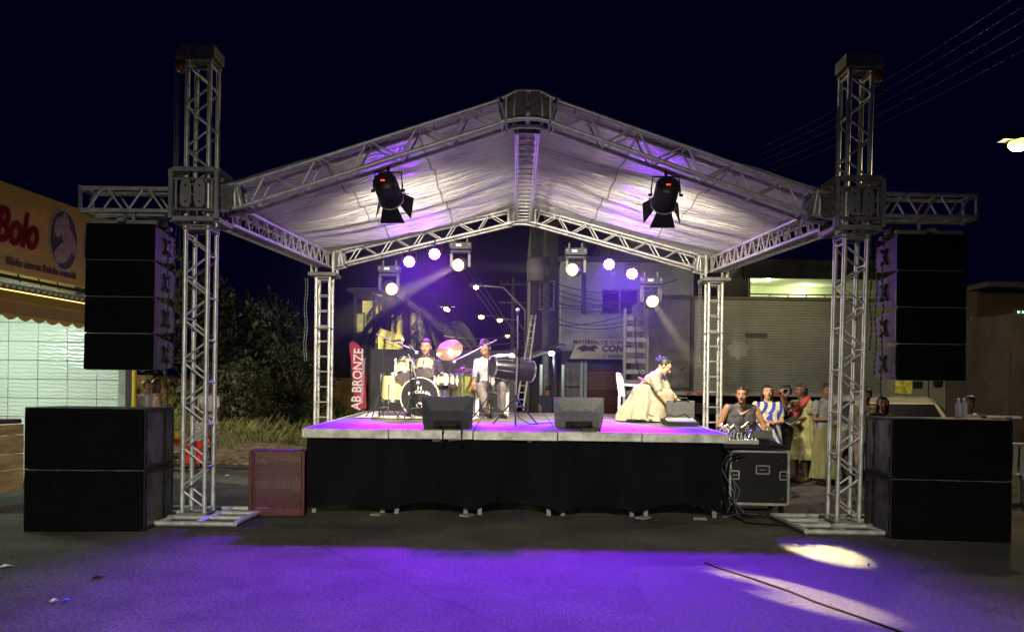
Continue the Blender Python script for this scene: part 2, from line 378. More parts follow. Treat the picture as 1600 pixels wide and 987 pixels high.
for s, x, yy, zz, lab in ((1, LX + .37, FY, 3.62, 'joint block between left front tower and rafter'), (-1, RX - .31, FY, 3.62, 'joint block between right front tower and rafter'),
                      (1, LX + .24, BY, 3.93, 'joint block between back left tower and rafter'), (-1, RX - .24, BY, 3.93, 'joint block between back right tower and rafter')):
    corner(x, yy, zz, [(-.09, -.13), (.03, -.13), (.06, .15), (-.09, .15)] if s > 0 else [(.09, -.13), (-.03, -.13), (-.06, .15), (.09, .15)], lab,
           [((-.1 * s, -.13), (.14 * s, -.08)), ((-.1 * s, .13), (.10 * s, .18)), ((.0, -.12), (.0, .14)), ((.06 * s, -.1), (.04 * s, .15)), ((.12 * s, -.09), (.08 * s, .17))])
for x, lab in ((LX, 'head frame on the back left tower'), (RX, 'head frame on the back right tower')):
    t = thing('head_frame', (x, BY, 3.66), lab, 'truss frame', 'head frames on the back towers')
    b = MB()
    for s in (-.2, .2): b.box((0, s, 0), (.52, .05, .07), bev=.008); b.box((s * 1.15, 0, .002), (.05, .35, .065), bev=.008)
    b.build('cross_frame', ALUD, t); b = MB()
    for sx in (-.2, .2):
        for sy in (-.17, .17): b.tube((sx, sy, .03), (sx, sy, .50), .024, 10)
    b.box((0, 0, .47), (.42, .36, .04)).build('upright', ALU, t)
    # the slack hoist chains beside the tower
    c = MB()
    for q in (-.33, -.29):
        for i in range(46): c.box((q + .012 * math.sin(i * .3), -.15, -.08 - i * .034), (.012 if i % 2 else .005, .005 if i % 2 else .012, .034))
    c.build('chain', ALUD, t)

# ------------------------------------------------------------------ roof sheet
def canopy_mat():
    m = mat('silver white roof sheet', (0.80, 0.78, 0.79), 0.30, 0.0, var=0.12, vs=3, stretch=(1, 2, 1), spec=0.75)
    nt = m.node_tree; b = nt.nodes['Principled BSDF']; N = nt.nodes.new; L = nt.links.new
    tc = N('ShaderNodeTexCoord'); mp = N('ShaderNodeMapping'); mp.inputs['Scale'].default_value = (0.9, 9, 0.9); L(tc.outputs['Object'], mp.inputs[0])
    n = N('ShaderNodeTexNoise'); n.inputs['Scale'].default_value = 2.4; n.inputs['Detail'].default_value = 7; n.inputs['Roughness'].default_value = .55; L(mp.outputs[0], n.inputs['Vector'])
    n3 = N('ShaderNodeTexNoise'); n3.inputs['Scale'].default_value = 7; n3.inputs['Detail'].default_value = 6; L(tc.outputs['Object'], n3.inputs['Vector'])
    ad = N('ShaderNodeMath'); ad.operation = 'MULTIPLY_ADD'; L(n3.outputs['Fac'], ad.inputs[0]); ad.inputs[1].default_value = .35; L(n.outputs['Fac'], ad.inputs[2])
    bp = N('ShaderNodeBump'); bp.inputs['Strength'].default_value = 1.0; bp.inputs['Distance'].default_value = 0.11; L(ad.outputs[0], bp.inputs['Height']); L(bp.outputs[0], b.inputs['Normal'])
    return m
CAN = canopy_mat(); SEAM = mat('canopy seam', (0.30, 0.29, 0.29), 0.6)
can = thing('roof_canopy', (AX, 8.5, 3.8), 'wrinkled silver white roof sheet stretched over the stage trusses', 'canopy')
def canp(s, u, v, off=0.0):                          # u eave->ridge, v front->back
    y0, y1 = 8.64, 14.75
    y = y0 + (y1 - y0) * v
    xe = (LX + .0 if s < 0 else RX + .03); xr = AX + .02 * v
    x = xe + (xr - xe) * u
    ze = 3.70 + .38 * v; zr = 4.84 + .16 * v
    z = ze + (zr - ze) * u
    span = math.sin(PI * max(0, min(1, (v - .04) / .93)))
    sag = -.055 * span * math.sin(PI * u)
    folds = (.030 * math.sin(y * 3.1 + .5 * s + .6 * u) + .022 * math.sin(y * 7.3 + 2.2 * u * s) + .016 * noise.noise(V((x * .8, y * 6, s)))) * (1 + 1.6 * v) * span * (.25 + math.sin(PI * u))
    back = -.06 * max(0, math.sin((v - .62) / .38 * PI * 4)) * math.sin(PI * u) * (1 if v > .62 else 0) * (1 if s < 0 else .35)
    edge = .006 * math.sin(u * 26) * (1 if v < .02 else .0)
    return V((x - AX, y - 8.5, z - 3.8 + sag + folds + back + edge + off + .012 * noise.noise(V((x * 3, y * 3, 0)))))
for s in (-1, 1):
    MB().grid(lambda u, v: canp(s, u, v), 90, 150).build('roof_sheet', CAN, can, smooth=True, fixn=False)
for s in (-1, 1):
    for u in (.36, .66):
        MB().grid(lambda a, v: canp(s, u + .006 * (a - .5), v, -.006), 1, 120).build('seam', SEAM, can, fixn=False)
    MB().grid(lambda u, a: canp(s, u, .30 + .003 * a, -.006), 60, 1).build('seam', SEAM, can, fixn=False)
    b = MB()
    for i in range(15):
        u = i / 14; p = canp(s, u, 0); b.tube(p, p + V((0, .10, -.05)), .004, 5)
    b.build('lashing', BLKMET, can)

# ================================================================== THE DECK
DZ = 1.03; DY0, DX0 = 9.12, -2.455; SLOPE = math.atan(.03)
def deck_z(y): return DZ + .03 * (y - DY0)
def deck_mat():
    m = mat('scuffed deck board', (0.125, 0.108, 0.095), 0.5, var=0.35, vs=2.4, bump=0.06, bs=30, stretch=(1, 1, 1)); return m
DECK = deck_mat()
FASC = mat('galvanised deck edge', (0.60, 0.60, 0.53), 0.55, 0.35, var=0.4, vs=5, bump=0.1, bs=30)
dk = thing('stage_deck', (DX0, DY0, DZ), 'low stage deck of square panels with a scuffed galvanised edge', 'stage', rot=(SLOPE, 0, 0))
for j in range(4):
    for i in range(5):
        MB().box((.5 + i + random.uniform(-.001, .001), .5 + j, -.012 + random.uniform(-.002, .001)), (.988, .988, .022), bev=.003).build('deck_panel', DECK, dk)
for i in range(5):
    MB().box((.5 + i, -.012, -.056 + .003 * (i % 2)), (.99, .05, .108), bev=.006).build('edge_rail', FASC, dk)
for s in (0, 1):
    for j in range(4): MB().box((-.012 + s * 5.024, .5 + j, -.056), (.05, .99, .106), bev=.006).build('edge_rail', FASC, dk)
for i in range(6):
    for j in range(5):
        for q in ((-.085, .085) if 0 < i < 5 else ((.09,) if i == 0 else (-.09,))):
            hh = deck_z(DY0 + j) - .11
            MB().box((i + q, max(.12, j - .1 if j else .12), -.11 - hh / 2), (.05, .05, hh - .012)).build('deck_leg', ALUD, dk)
BOARD = mat('pale plywood offcut', (0.24, 0.22, 0.19), 0.8, var=.2)
for px0, px1 in ((548, 592), (622, 634), (640, 650), (663, 675), (690, 700), (760, 772), (780, 824), (831, 840), (868, 932), (938, 947), (958, 968), (1028, 1058)):
    a = at(px0, 685, 9.5); b = at(px1, 685, 9.5)
    MB().box(((a.x + b.x) / 2 - DX0, .42 , -.16), (b.x - a.x, .02, .13)).build('under_beam', BOARD, dk)
# black skirt hung along the front, its hem swagged between the legs
sk = thing('stage_skirt', (DX0, DY0, 0), 'black cloth skirt hung along the front of the deck with a swagged hem', 'stage skirt')
def skirt(u, v):
    x = .03 + u * 4.93
    t = (x % 1.0)
    top = .925 - .035 * math.sin(PI * ((x * .97) % 1.0)) ** 2
    hem = .07 + (.055 + .085 * ((int(x) * 37 % 5) / 4)) * abs(math.sin(PI * t)) ** .8 + .012 * noise.noise(V((x * 5, 0, 0)))
    z = top + (hem - top) * v
    y = .02 + .018 * math.sin(x * 9 + 2 * v) * v + .03 * noise.noise(V((x * 2.2, 0, v * .8))) - .02 * math.sin(PI * v)
    return V((x, y, z))
MB().grid(skirt, 150, 18).build('skirt_cloth', CLOTHBLK, sk, smooth=True, fixn=False)
MB().grid(lambda u, v: V((.02 - .02 * math.sin(v * 3), .05 + 3.8 * u, .93 - v * (.83 - .1 * math.sin(u * 9) ** 2))), 40, 8).build('skirt_cloth', CLOTHBLK, sk, smooth=True, fixn=False)
MB().grid(lambda u, v: V((4.94 + .02 * math.sin(v * 3), .05 + 3.8 * u, .93 - v * (.85 - .1 * math.sin(u * 9) ** 2))), 40, 8).build('skirt_cloth', CLOTHBLK, sk, smooth=True, fixn=False)

# ================================================================== LINE ARRAYS AND BASS BINS
def x_handle(s):                                     # the X shaped carry plate on a cabinet's flank
    m = MB(); r = .018
    for a in (-1, 1):
        m.path([V((s * .006, a * .075, -.085)), V((s * .006, a * .03, -.045)), V((s * .006, a * .025, .045)), V((s * .006, a * .07, .085))], r, 6)
    m.box((s * .006, 0, 0), (.02, .06, .10), bev=.008)
    return m
def array_box(loc, label, s, rz, rx):                # s=+1: right flank faces the stage
    w, h, d = .745, .402, .56
    t = thing('array_speaker', loc, label, 'loudspeaker', 'line array cabinets hung %s of the stage' % ('left' if s > 0 else 'right'), rot=(rx, 0, rz))
    side = [(-d / 2, -h / 2), (d / 2 - .06, -h / 2 + .055), (d / 2, -h / 2 + .09), (d / 2, h / 2 - .09), (d / 2 - .06, h / 2 - .055), (-d / 2, h / 2)]
    MB().prism(side, 'x', w - .03, (-w / 2 + .015, 0, 0)).build('cabinet', CABSIDE, t)
    MB().box((0, -d / 2 - .006, 0), (w, .03, h - .012), bev=.008).build('grille', GRILLE, t)
    for q in (-1, 1):
        x_handle(q).build('side_handle', BLKMET, t, loc=(q * (w / 2 - .012), .05, 0))
        MB().box((q * (w / 2 - .006), -.235, 0), (.012, .03, h * .9)).build('rigging_strip', BLKMET, t)
    return t
def array(xc, yc, s, name, rz):
    top = 3.08
    for i in range(4):
        z = top - i * .405; rx = R(-.2 - .5 * i)
        array_box((xc + .004 * i * s, yc - .01 * i, z), '%s cabinet of the line array hung %s of the stage' % (('top', 'second', 'third', 'bottom')[i], name), s, rz, rx)
    f = thing('fly_frame', (xc, yc, top + .23), 'flying frame with chain hoist above the %s line array' % name, 'rigging')
    b = MB(); b.box((0, -.2, 0), (.74, .06, .05), bev=.006); b.box((0, .15, 0), (.74, .06, .05), bev=.006); b.box((0, 0, .012), (.08, .6, .05), bev=.006)
    b.tube((0, 0, .03), (0, 0, .14), .02, 8); b.build('beam', ALUD, f)
    MB().box((s * .28, 0, .05), (.16, .2, .10), bev=.02).build('hoist_motor', BLKMET, f)
    c = MB()
    for q, ln in ((0, 60), (.05, 46), (.09, 38)):
        for i in range(ln):
            x = s * (.45 + q) + .01 * math.sin(i * .35 + q * 40); z = -.02 - i * .034
            c.box((x, -.1 + q, z), ((.018, .007, .036) if i % 2 else (.007, .018, .036)), bev=.003)
    c.build('chain', BLKMET, f)
array(-4.32, 8.71, 1, 'left', R(0))
array(4.59, 8.71, -1, 'right', R(0))
def sub_bin(loc, label, s, rz):
    w, h, d = 1.17, .634, .82
    t = thing('bass_bin', loc, label, 'subwoofer', 'black bass bins on the road', rz=rz)
    MB().box((0, 0, h / 2), (w, d, h - .006), bev=.012).build('cabinet', CABSIDE, t)
    MB().box((0, -d / 2 - .008, h / 2), (w - .004, .03, h - .02), bev=.01).build('grille', GRILLE, t)
    MB().box((0, -d / 2 - .026, h / 2), (w - .12, .012, h - .13), bev=.004).build('grille_panel', GRILLE, t)
    f = MB()
    for q in (-1, 1):
        for z in (.02, h - .02): f.box((q * (w / 2 + .003), 0, z), (.012, d - .01, .035))
        for y in (-d / 2 + .02, d / 2 - .02, .12): f.box((q * (w / 2 + .004), y, h / 2), (.012, .035, h - .08))
    f.build('side_batten', BLK, t)
    for q in (-1, 1):
        for y0 in (-.34, .18):
            for z in (.06, h - .06):
                zz = 1 if z < .3 else -1
                MB().prism([(0, 0), (.10, 0), (.085, zz * .03), (.05, zz * .045), (.035, zz * .11), (0, zz * .15)], 'x', .012, (q * (w / 2 + .002) - (.012 if q < 0 else 0), y0, z)).build('corner_brace', BLKMET, t)
    return t
for k, z in enumerate((0.0, .637)):
    sub_bin((-4.40, 8.28, z), '%s bass bin left of the stage, on the road before the wooden crate' % ('lower' if k == 0 else 'upper'), 1, R(4.5))
    sub_bin((4.63, 8.40, z), '%s bass bin right of the stage, beside the tower foot' % ('lower' if k == 0 else 'upper'), -1, R(-7))

# ================================================================== STAGE LIGHTS
LED = mat('lit violet diode', (0.8, 0.6, 1), emit=(0.30, 0.03, 1.0), es=400)
LENSW = mat('lit lamp lens', (1, 1, .9), emit=(1.0, .90, .55), es=45)
REDLED = mat('red display', (1, .1, .05), emit=(1, .04, .02), es=6)
MHB = mat('moving head plastic', (0.06, 0.06, 0.068), 0.4, var=.15)
def par_can(x, z, pw, col, label, tgt):
    t = thing('par_light', (x, BY - .22, z), label, 'stage light', 'violet par lights on the back rafter')
    M = (V(tgt) - V((x, BY - .22, z))).to_track_quat('-Z', 'Y').to_matrix()
    MB().lathe([(.07, .16), (.10, .12), (.115, 0.0), (.115, -.03), (.105, -.032), (.105, -.01)], 18, M).build('housing', BLKMET, t, auto=True)
    MB().tube(M @ V((0, 0, -.012)), M @ V((0, 0, -.0125)), .104, 18).build('face', mat('painted violet par glow', (.2, .1, .4), emit=(.42, .02, 1), es=1.3), t)  # violet halo round the diodes put into the face as emission
    d = MB()
    for rr, n in ((.0, 1), (.045, 6), (.083, 10)):
        for i in range(n):
            a = 2 * PI * i / n; p = V((rr * math.cos(a), rr * math.sin(a), -.014)); d.tube(M @ p, M @ (p + V((0, 0, -.006))), .0165, 8)
    d.build('diode', LED, t)
    b = MB(); b.path([V((-.13, 0, 0)), V((-.13, 0, .17)), V((.13, 0, .17)), V((.13, 0, 0))], .009, 6); b.tube((0, 0, .17), (0, .05, .26), .015, 8); b.build('bracket', BLKMET, t)
    lamp('par_beam', 'SPOT', M @ V((0, 0, -.05)), pw, col, t, size=.09, angle=45, blend=.8).rotation_euler = M.to_euler()
VIO = (0.15, 0.0, 1.0)
PW = 6000
par_can(-1.95, 3.91, PW, VIO, 'leftmost violet par light on the back rafter', (-.9, 6.2, 0))
par_can(-1.48, 4.06, PW * .9, (0.32, 0.0, 1.0), 'magenta tinted par light beside the yellow moving head left of the peak', (-.3, 6.2, 0))
par_can(1.78, 3.91, PW, VIO, 'violet par light right of the peak, the one nearer the peak', (.7, 6.2, 0))
par_can(2.21, 3.74, PW, VIO, 'rightmost violet par light on the back rafter', (.5, 5.8, 0))
def moving_head(x, z, tgt, pw, ang, label, col=(1, .80, .36)):
    c = V((x, BY - .26, z)); t = thing('moving_head', c, label, 'stage light', 'moving heads on the back rafter')
    M = (V(tgt) - c).to_track_quat('-Z', 'Y').to_matrix()
    MB().lathe([(.05, .17), (.10, .13), (.125, .02), (.115, -.09), (.10, -.15), (.092, -.15), (.092, -.13)], 20, M).build('head', MHB, t, auto=True)
    MB().tube(M @ V((0, 0, -.134)), M @ V((0, 0, -.139)), .085, 20).build('lens', LENSW, t)
    MB().lathe([(.086, -.151), (.112, -.151), (.112, -.145), (.086, -.145)], 24, M).build('lens_glow_ring', mat('painted lens glow', (1, .8, .2), emit=(1, .72, .12), es=1.6), t)  # yellow halo of the lens painted as an emissive ring
    y = MB()
    for s in (-1, 1): y.prism([(-.06, -.06), (.06, -.06), (.09, .16), (.05, .24), (-.05, .24), (-.09, .16)], 'x', .045, (s * .165 - .0225, 0, 0))
    y.box((0, 0, .225), (.36, .13, .05), bev=.02); y.build('yoke', MHB, t)
    MB().prism([(-.17, 0), (.17, 0), (.20, .03), (.20, .12), (-.20, .12), (-.20, .03)], 'y', .26, (0, -.13, .26)).build('base', BLKMET, t)
    MB().box((-.03, -.135, .325), (.10, .006, .045)).build('display', mat('dim display', (.3, .3, .3), emit=(.9, .9, .7), es=.6), t)
    h = MB()
    for q in (-.16, .16): h.tube((q, -.14, .31), (q, -.14, .35), .018, 8)
    for q in (-.12, .12): h.tube((q, 0, .38), (q, .03, .50), .016, 8)
    h.build('clamp', ALUD, t)
    o = lamp('head_beam', 'SPOT', M @ V((0, 0, -.16)), pw, col, t, size=.05, angle=ang, blend=.5); o.rotation_euler = M.to_euler()
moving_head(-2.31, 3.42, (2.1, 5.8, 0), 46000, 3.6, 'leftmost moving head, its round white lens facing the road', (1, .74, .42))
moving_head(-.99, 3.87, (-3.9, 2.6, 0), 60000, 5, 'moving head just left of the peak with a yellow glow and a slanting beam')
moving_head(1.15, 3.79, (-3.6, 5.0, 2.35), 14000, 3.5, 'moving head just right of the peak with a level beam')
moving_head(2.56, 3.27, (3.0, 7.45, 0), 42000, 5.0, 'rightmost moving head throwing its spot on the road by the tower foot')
FLAP = BLKMET
def fresnel(x, z, tgt, label, pw):
    c = V((x, 8.85, z)); t = thing('fresnel_light', c + V((0, 0, .03)), label, 'stage light', 'barn door lights on the front rafter'); t.scale = (.88, .88, .88)
    M = Matrix.Rotation(R(0), 3, 'Z') @ (V(tgt) - c).to_track_quat('-Z', 'Y').to_matrix()
    MB().lathe([(.10, .23), (.145, .20), (.15, .10), (.15, -.10), (.165, -.12), (.165, -.17), (.15, -.17), (.15, -.14)], 22, M).build('housing', BLKMET, t, auto=True)
    f = MB()
    for i in range(14):
        a = 2 * PI * i / 14; f.tube(M @ V((.152 * math.cos(a), .152 * math.sin(a), .19)), M @ V((.152 * math.cos(a), .152 * math.sin(a), -.08)), .006, 5)
    f.build('cooling_fin', BLKMET, t)
    MB().lathe([(.172, -.165), (.172, -.185), (.15, -.185)], 22, M).build('front_ring', mat('pale ring', (.7, .7, .65), .4), t)  # front ring in one even pale tone
    for k in range(4):
        a = PI / 2 * k; Q = M @ Matrix.Rotation(a, 3, 'Z')
        p = [V((.13, -.10, -.18)), V((.13, .10, -.18)), V((.24, .17, -.37)), V((.24, -.17, -.37))]
        q = [v + V((.006, 0, .003)) for v in p]
        MB().add([Q @ v for v in p + q], [(0, 1, 2, 3), (7, 6, 5, 4), (0, 4, 5, 1), (1, 5, 6, 2), (2, 6, 7, 3), (3, 7, 4, 0)]).build('barn_door', FLAP, t)
    d = MB()
    for q in (0, 1): d.box(M @ V((-.02 + .03 * q, -.03, .232)), (.014, .012, .02), M)
    d.build('red_display', REDLED, t)
    b = MB(); b.path([M @ V((-.18, 0, 0)), V((-.19, 0, .05)), V((-.17, 0, .24)), V((.17, 0, .24)), V((.19, 0, .05)), M @ V((.18, 0, 0))], .012, 6)
    for q in (-.18, .18): b.tube(M @ V((q, 0, 0)), M @ V((q * 1.25, 0, 0)), .02, 8)
    b.tube((0, 0, .24), (0, .0, .31), .02, 8); b.build('yoke', BLKMET, t)
    o = lamp('fresnel_beam', 'SPOT', M @ V((0, 0, -.22)), pw, (1, .87, .68), t, size=.12, angle=114, blend=.9); o.rotation_euler = M.to_euler()
fresnel(-1.46, 3.76, (-1.0, 12.6, 2.0), 'barn door light hung left of the peak on the front rafter', 1750)
fresnel(1.74, 3.75, (1.8, 12.4, 2.0), 'barn door light hung right of the peak on the front rafter', 1750)

# ================================================================== THINGS ON THE DECK
def on_deck(px, py):
    a = px - 800 + (py - 615) * .01326; b = (py - 615) - (px - 800) * .01326
    Y = .7136 / (b / 1200 + .03); return V((a * Y / 1200, Y, deck_z(Y)))
def dpt(x, y): return V((x, y, deck_z(y)))
WEDG = mat('lit tone speckled monitor paint', (.16, .16, .16), .55, var=.3, vs=30, bump=.25, bs=150)  # right monitor: same paint made paler, its lit look put into the colour
def wedge(px, label, WEDG):
    t = thing('monitor_wedge', on_deck(px, 668) + V((0, 0, 0)), label, 'stage monitor', 'floor monitors on the deck front')
    w, h = .315, .385
    P = [(-w, -.0, h), (w, -.0, h), (-.20, -.055, .215), (.20, -.055, .215), (-w, -.02, .165), (w, -.02, .165), (-.23, -.03, .10), (.23, -.03, .10), (-w + .02, .0, .0), (w - .02, .0, .0),
         (-w, .12, h), (w, .12, h), (-w + .03, .42, .16), (w - .03, .42, .16), (-w + .03, .42, 0), (w - .03, .42, 0)]
    m = MB(); m.add(P, [(0, 1, 3, 2), (0, 2, 4), (1, 5, 3), (2, 3, 7, 6), (4, 2, 6), (5, 7, 3), (4, 6, 8), (5, 9, 7), (6, 7, 9, 8), (0, 10, 11, 1), (10, 12, 13, 11), (12, 14, 15, 13), (8, 9, 15, 14), (0, 4, 8, 14, 12, 10), (1, 11, 13, 15, 9, 5)])
    m.build('cabinet', WEDG, t)
    MB().box((0, -.028, .045), (.34, .03, .075), bev=.008).build('connector_panel', BLK, t)
    MB().add([(-w + .03, .13, h - .005), (w - .03, .13, h - .005), (w - .05, .425, .17), (-w + .05, .425, .17)], [(0, 1, 2, 3)]).build('grille', GRILLE, t)
    c = MB(); r0 = random.random()
    for q in (-.10, .12): c.path([V((q, -.04, .05)), V((q + .02, -.10, .03)), V((q + .06, -.30, .012)), V((q + .08 + .02 * r0, -.50, .005)), V((q + .09, -.56, -.04)), V((q + .10, -.565, -.16))], .007, 6)
    c.build('cable', RUBBER, t)
wedge(699, 'floor monitor before the bass drum, left one of the pair', mat('shaded tone monitor paint', (.045, .045, .048), .45, var=.3, vs=30, bump=.25, bs=150))  # left monitor: shade put into the colour as a darker tone
wedge(904, 'floor monitor between the microphone stand and the bending woman, lit tone painted into its paler back', WEDG)
CREAM = mat('cream drum shell', (.48, .42, .23), .3, var=.08)
HOOP = STEEL; SKIN_D = mat('clear drum head', (.75, .72, .75), .35, var=.08); DHEAD = mat('black drum head', (.02, .02, .022), .35)
WT = mat('white print', (.8, .8, .8), .5)
def drum(name, loc, r, h, M, label, cat, bottom=SKIN_D, top=SKIN_D, shell=CREAM, lugs=6, legs=None, hoopm=HOOP, group=None):
    t = thing(name, loc, label, cat, group)
    MB().lathe([(r, -h / 2), (r, h / 2)], 28, M).build('shell', shell, t, auto=True)
    for z, mm, nm in ((h / 2 + .004, top, 'batter_head'), (-h / 2 - .008, bottom, 'resonant_head')): MB().tube(M @ V((0, 0, z)), M @ V((0, 0, z + .004)), r * .985, 28).build(nm, mm, t)
    for z in (-h / 2, h / 2): MB().lathe([(r, z - .018), (r + .012, z - .018), (r + .012, z + .018), (r, z + .018)], 28, M).build('hoop', hoopm, t, auto=True)
    for i in range(lugs):
        a = 2 * PI * (i + .5) / lugs; e = V((math.cos(a), math.sin(a), 0))
        MB().tube(M @ (e * (r + .014) + V((0, 0, -h / 2))), M @ (e * (r + .014) + V((0, 0, h / 2))), .005, 6).box(M @ (e * (r + .010)), (.022, .022, .05), M).build('lug', STEEL, t)
    return t
KY = 11.35
kb = V((-1.335, KY, deck_z(KY)))
Mx = rotz(R(-10)) @ Matrix.Rotation(R(90), 3, 'X')            # axis of the bass drum lies along the deck; -z end faces the road
bd = drum('bass_drum', kb + V((0, .18, .305)), .285, .38, Matrix.Rotation(R(-8), 3, 'Z') @ Matrix.Rotation(R(-90), 3, 'X'), 'bass drum with black front head lettered in white', 'bass drum', bottom=DHEAD, hoopm=mat('pale hoop', (.7, .68, .64), .4), lugs=8)
Rz = Matrix.Rotation(R(-8), 3, 'Z')
def onhead(x, z): return Rz @ V((x, -.203, z))
ru = (R(90), 0, R(-8))
for i, ch in enumerate('MICHAEL'):
    a = (i - 3) * R(12.5); text(ch, .058, WT, bd, onhead(.24 * math.sin(a) * 1.02, .055 - .12 * (1 - math.cos(a)) + .02), (R(90), R(0) , R(-8)), off=.002)
text('MICHAEL', .02, WT, bd, onhead(0, -.10), ru)
e = MB()
for s in (-1, 1):
    e.add([onhead(s * .03, .10), onhead(s * .03, .17), onhead(s * .004, .135)], [(0, 1, 2)])
e.build('emblem', WT, bd, fixn=False)
MB().lathe([(.035, -.2), (.045, -.2), (.045, -.204), (.035, -.204)], 16, Matrix.Rotation(R(-8), 3, 'Z') @ Matrix.Rotation(R(-90), 3, 'X')).build('port_ring', WT, bd, loc=(0.0, -.0, -.12))
for s in (-1, 1): MB().tube((s * .26, -.1, -.12), (s * .36, -.22, -.30), .009, 8).build('spur', STEEL, bd)
def tilt(ax, rz=0): return Matrix.Rotation(R(rz), 3, 'Z') @ Matrix.Rotation(R(ax), 3, 'X')
drum('rack_tom', at(632.5, 577, KY + .10), .145, .24, tilt(-28, 14), 'cream rack tom left of its twin, above the bass drum', 'tom drum', group=None)
drum('rack_tom', at(665, 574, KY + .14), .135, .21, tilt(-33, -8), 'cream rack tom in front of the drummer\'s chest', 'tom drum')
ft = drum('floor_tom', at(614.5, 606, KY + .25), .19, .40, tilt(-3, 5), 'cream floor tom at the left end of the drum kit', 'floor tom')
for a in (20, 140, 260):
    MB().tube((.2 * math.cos(R(a)), .2 * math.sin(R(a)), .05), (.22 * math.cos(R(a)), .22 * math.sin(R(a)), -.37), .009, 8).build('leg', STEEL, ft)
f2 = drum('floor_tom', at(722, 602, KY + .55), .19, .34, tilt(2, 0), 'olive tinted floor tom right of the snare', 'floor tom', shell=mat('olive drum shell', (.42, .42, .12), .3))
for a in (30, 150, 270):
    MB().tube((.2 * math.cos(R(a)), .2 * math.sin(R(a)), .05), (.22 * math.cos(R(a)), .22 * math.sin(R(a)), -.40), .009, 8).build('leg', STEEL, f2)
sn = drum('snare_drum', at(697, 595, KY + .2), .165, .14, tilt(-7, 3), 'cream snare drum with many chrome lugs on a low stand', 'snare drum', lugs=10)
for a in (0, 120, 240):
    MB().path([V((.14 * math.cos(R(a)), .14 * math.sin(R(a)), -.07)), V((0, 0, -.2)), V((.2 * math.cos(R(a)), .2 * math.sin(R(a)), -.50))], .009, 6).build('stand_leg', STEEL, sn)
BRASS = mat('cymbal bronze', (.62, .36, .30), .3, .75, var=.15, vs=30, stretch=(1, 1, 1))
def tripod(t, h=.30, sp=.28, m=STEEL, n=3, r=.008, a0=30):
    for i in range(n):
        a = R(a0 + 360 / n * i); c, s = math.cos(a), math.sin(a)
        MB().tube((0, 0, h), (sp * c, sp * s, .012), r, 7).tube((0, 0, h * .45), (sp * .5 * c, sp * .5 * s, h * .52), r * .7, 6).build('leg', m, t)
def cymbal(px, py, Y, r, M, label, h):
    p = at(px, py, Y); b = V((p.x + .01, p.y, deck_z(Y))); t = thing('cymbal', b, label, 'cymbal')
    z = p.z - b.z
    MB().lathe([(.012, .028), (.03, .026), (.045, .012), (r, -.012), (r, -.015), (.045, .009), (.012, .02)], 32, M).build('cymbal_disc', BRASS, t, loc=(p.x - b.x, 0, z), smooth=True)
    MB().tube((0, 0, .2), (0, 0, z + .06), .010, 8).tube((p.x - b.x, 0, z - .05), (p.x - b.x, 0, z + .07), .006, 6).build('stand_pole', STEEL, t)
    tripod(t, .30, .25)
cymbal(702, 546, KY - .12, .20, Matrix.Rotation(R(-18), 3, 'Y') @ Matrix.Rotation(R(50), 3, 'X'), 'pink lit crash cymbal tilted toward the drummer', 1)
cymbal(724, 577, KY + .25, .15, Matrix.Rotation(R(-6), 3, 'Y') @ Matrix.Rotation(R(-8), 3, 'X'), 'small flat cymbal between snare and conga player', 1)
RUG = mat('worn cream rug', (.55, .50, .44), .95, var=.35, vs=5, bump=.6, bs=30)
rg = MB().grid(lambda u, v: V((-2.28 + 1.75 * u + .03 * math.sin(v * 9), 11.05 + 1.75 * v + .04 * math.sin(u * 12), deck_z(11.05 + 1.75 * v) + .010 + .012 * abs(noise.noise(V((u * 9, v * 7, 0)))))), 40, 30).build('rug', RUG, smooth=True, fixn=False)
tag(rg, 'crumpled cream rug under the drum kit', 'rug')

MIC = mat('mic grille', (.75, .75, .78), .3, .7); VS = mat('grey stand steel', (.35, .35, .37), .3, .8)  # stand steel is a plain grey
def mic(t, p, d, nm='microphone'):
    p, d = V(p), V(d).normalized()
    MB().ball(p, .028, 12, 8).build('mic_head', MIC, t, smooth=True)
    MB().tube(p + d * .02, p + d * .17, .018, 10, .011).build('mic_body', BLKMET, t, auto=True)
# tall straight stand at the deck centre
b0 = on_deck(805, 664); Y0 = b0.y
t = thing('microphone_stand', b0, 'tall straight microphone stand at the deck centre, microphone clipped to its top', 'microphone stand')
tp = at(809, 484, Y0) - b0
MB().tube((0, 0, .03), (.02, 0, .98), .0125, 10).tube((.02, 0, .95), (tp.x, tp.y, tp.z - .08), .008, 8).build('pole', VS, t, auto=True)
tripod(t, .36, .34, BLKMET, 3, .010, 90 - 60); MB().tube((.018, 0, .90), (.02, 0, 1.0), .022, 10).tube((0, 0, .31), (0, 0, .40), .024, 10).build('clutch', BLKMET, t)
mic(t, tp, (0, .2, -1))
MB().path([tp + V((.0, .02, -.15)), tp + V((.04, .02, -.3)), tp + V((.03, .02, -.6)), V((.05, .02, .9)), V((.03, .01, .5)), V((.04, 0, .1)), V((.2, .1, .01)), V((.6, .6, .03))], .006, 6).build('cable', RUBBER, t)
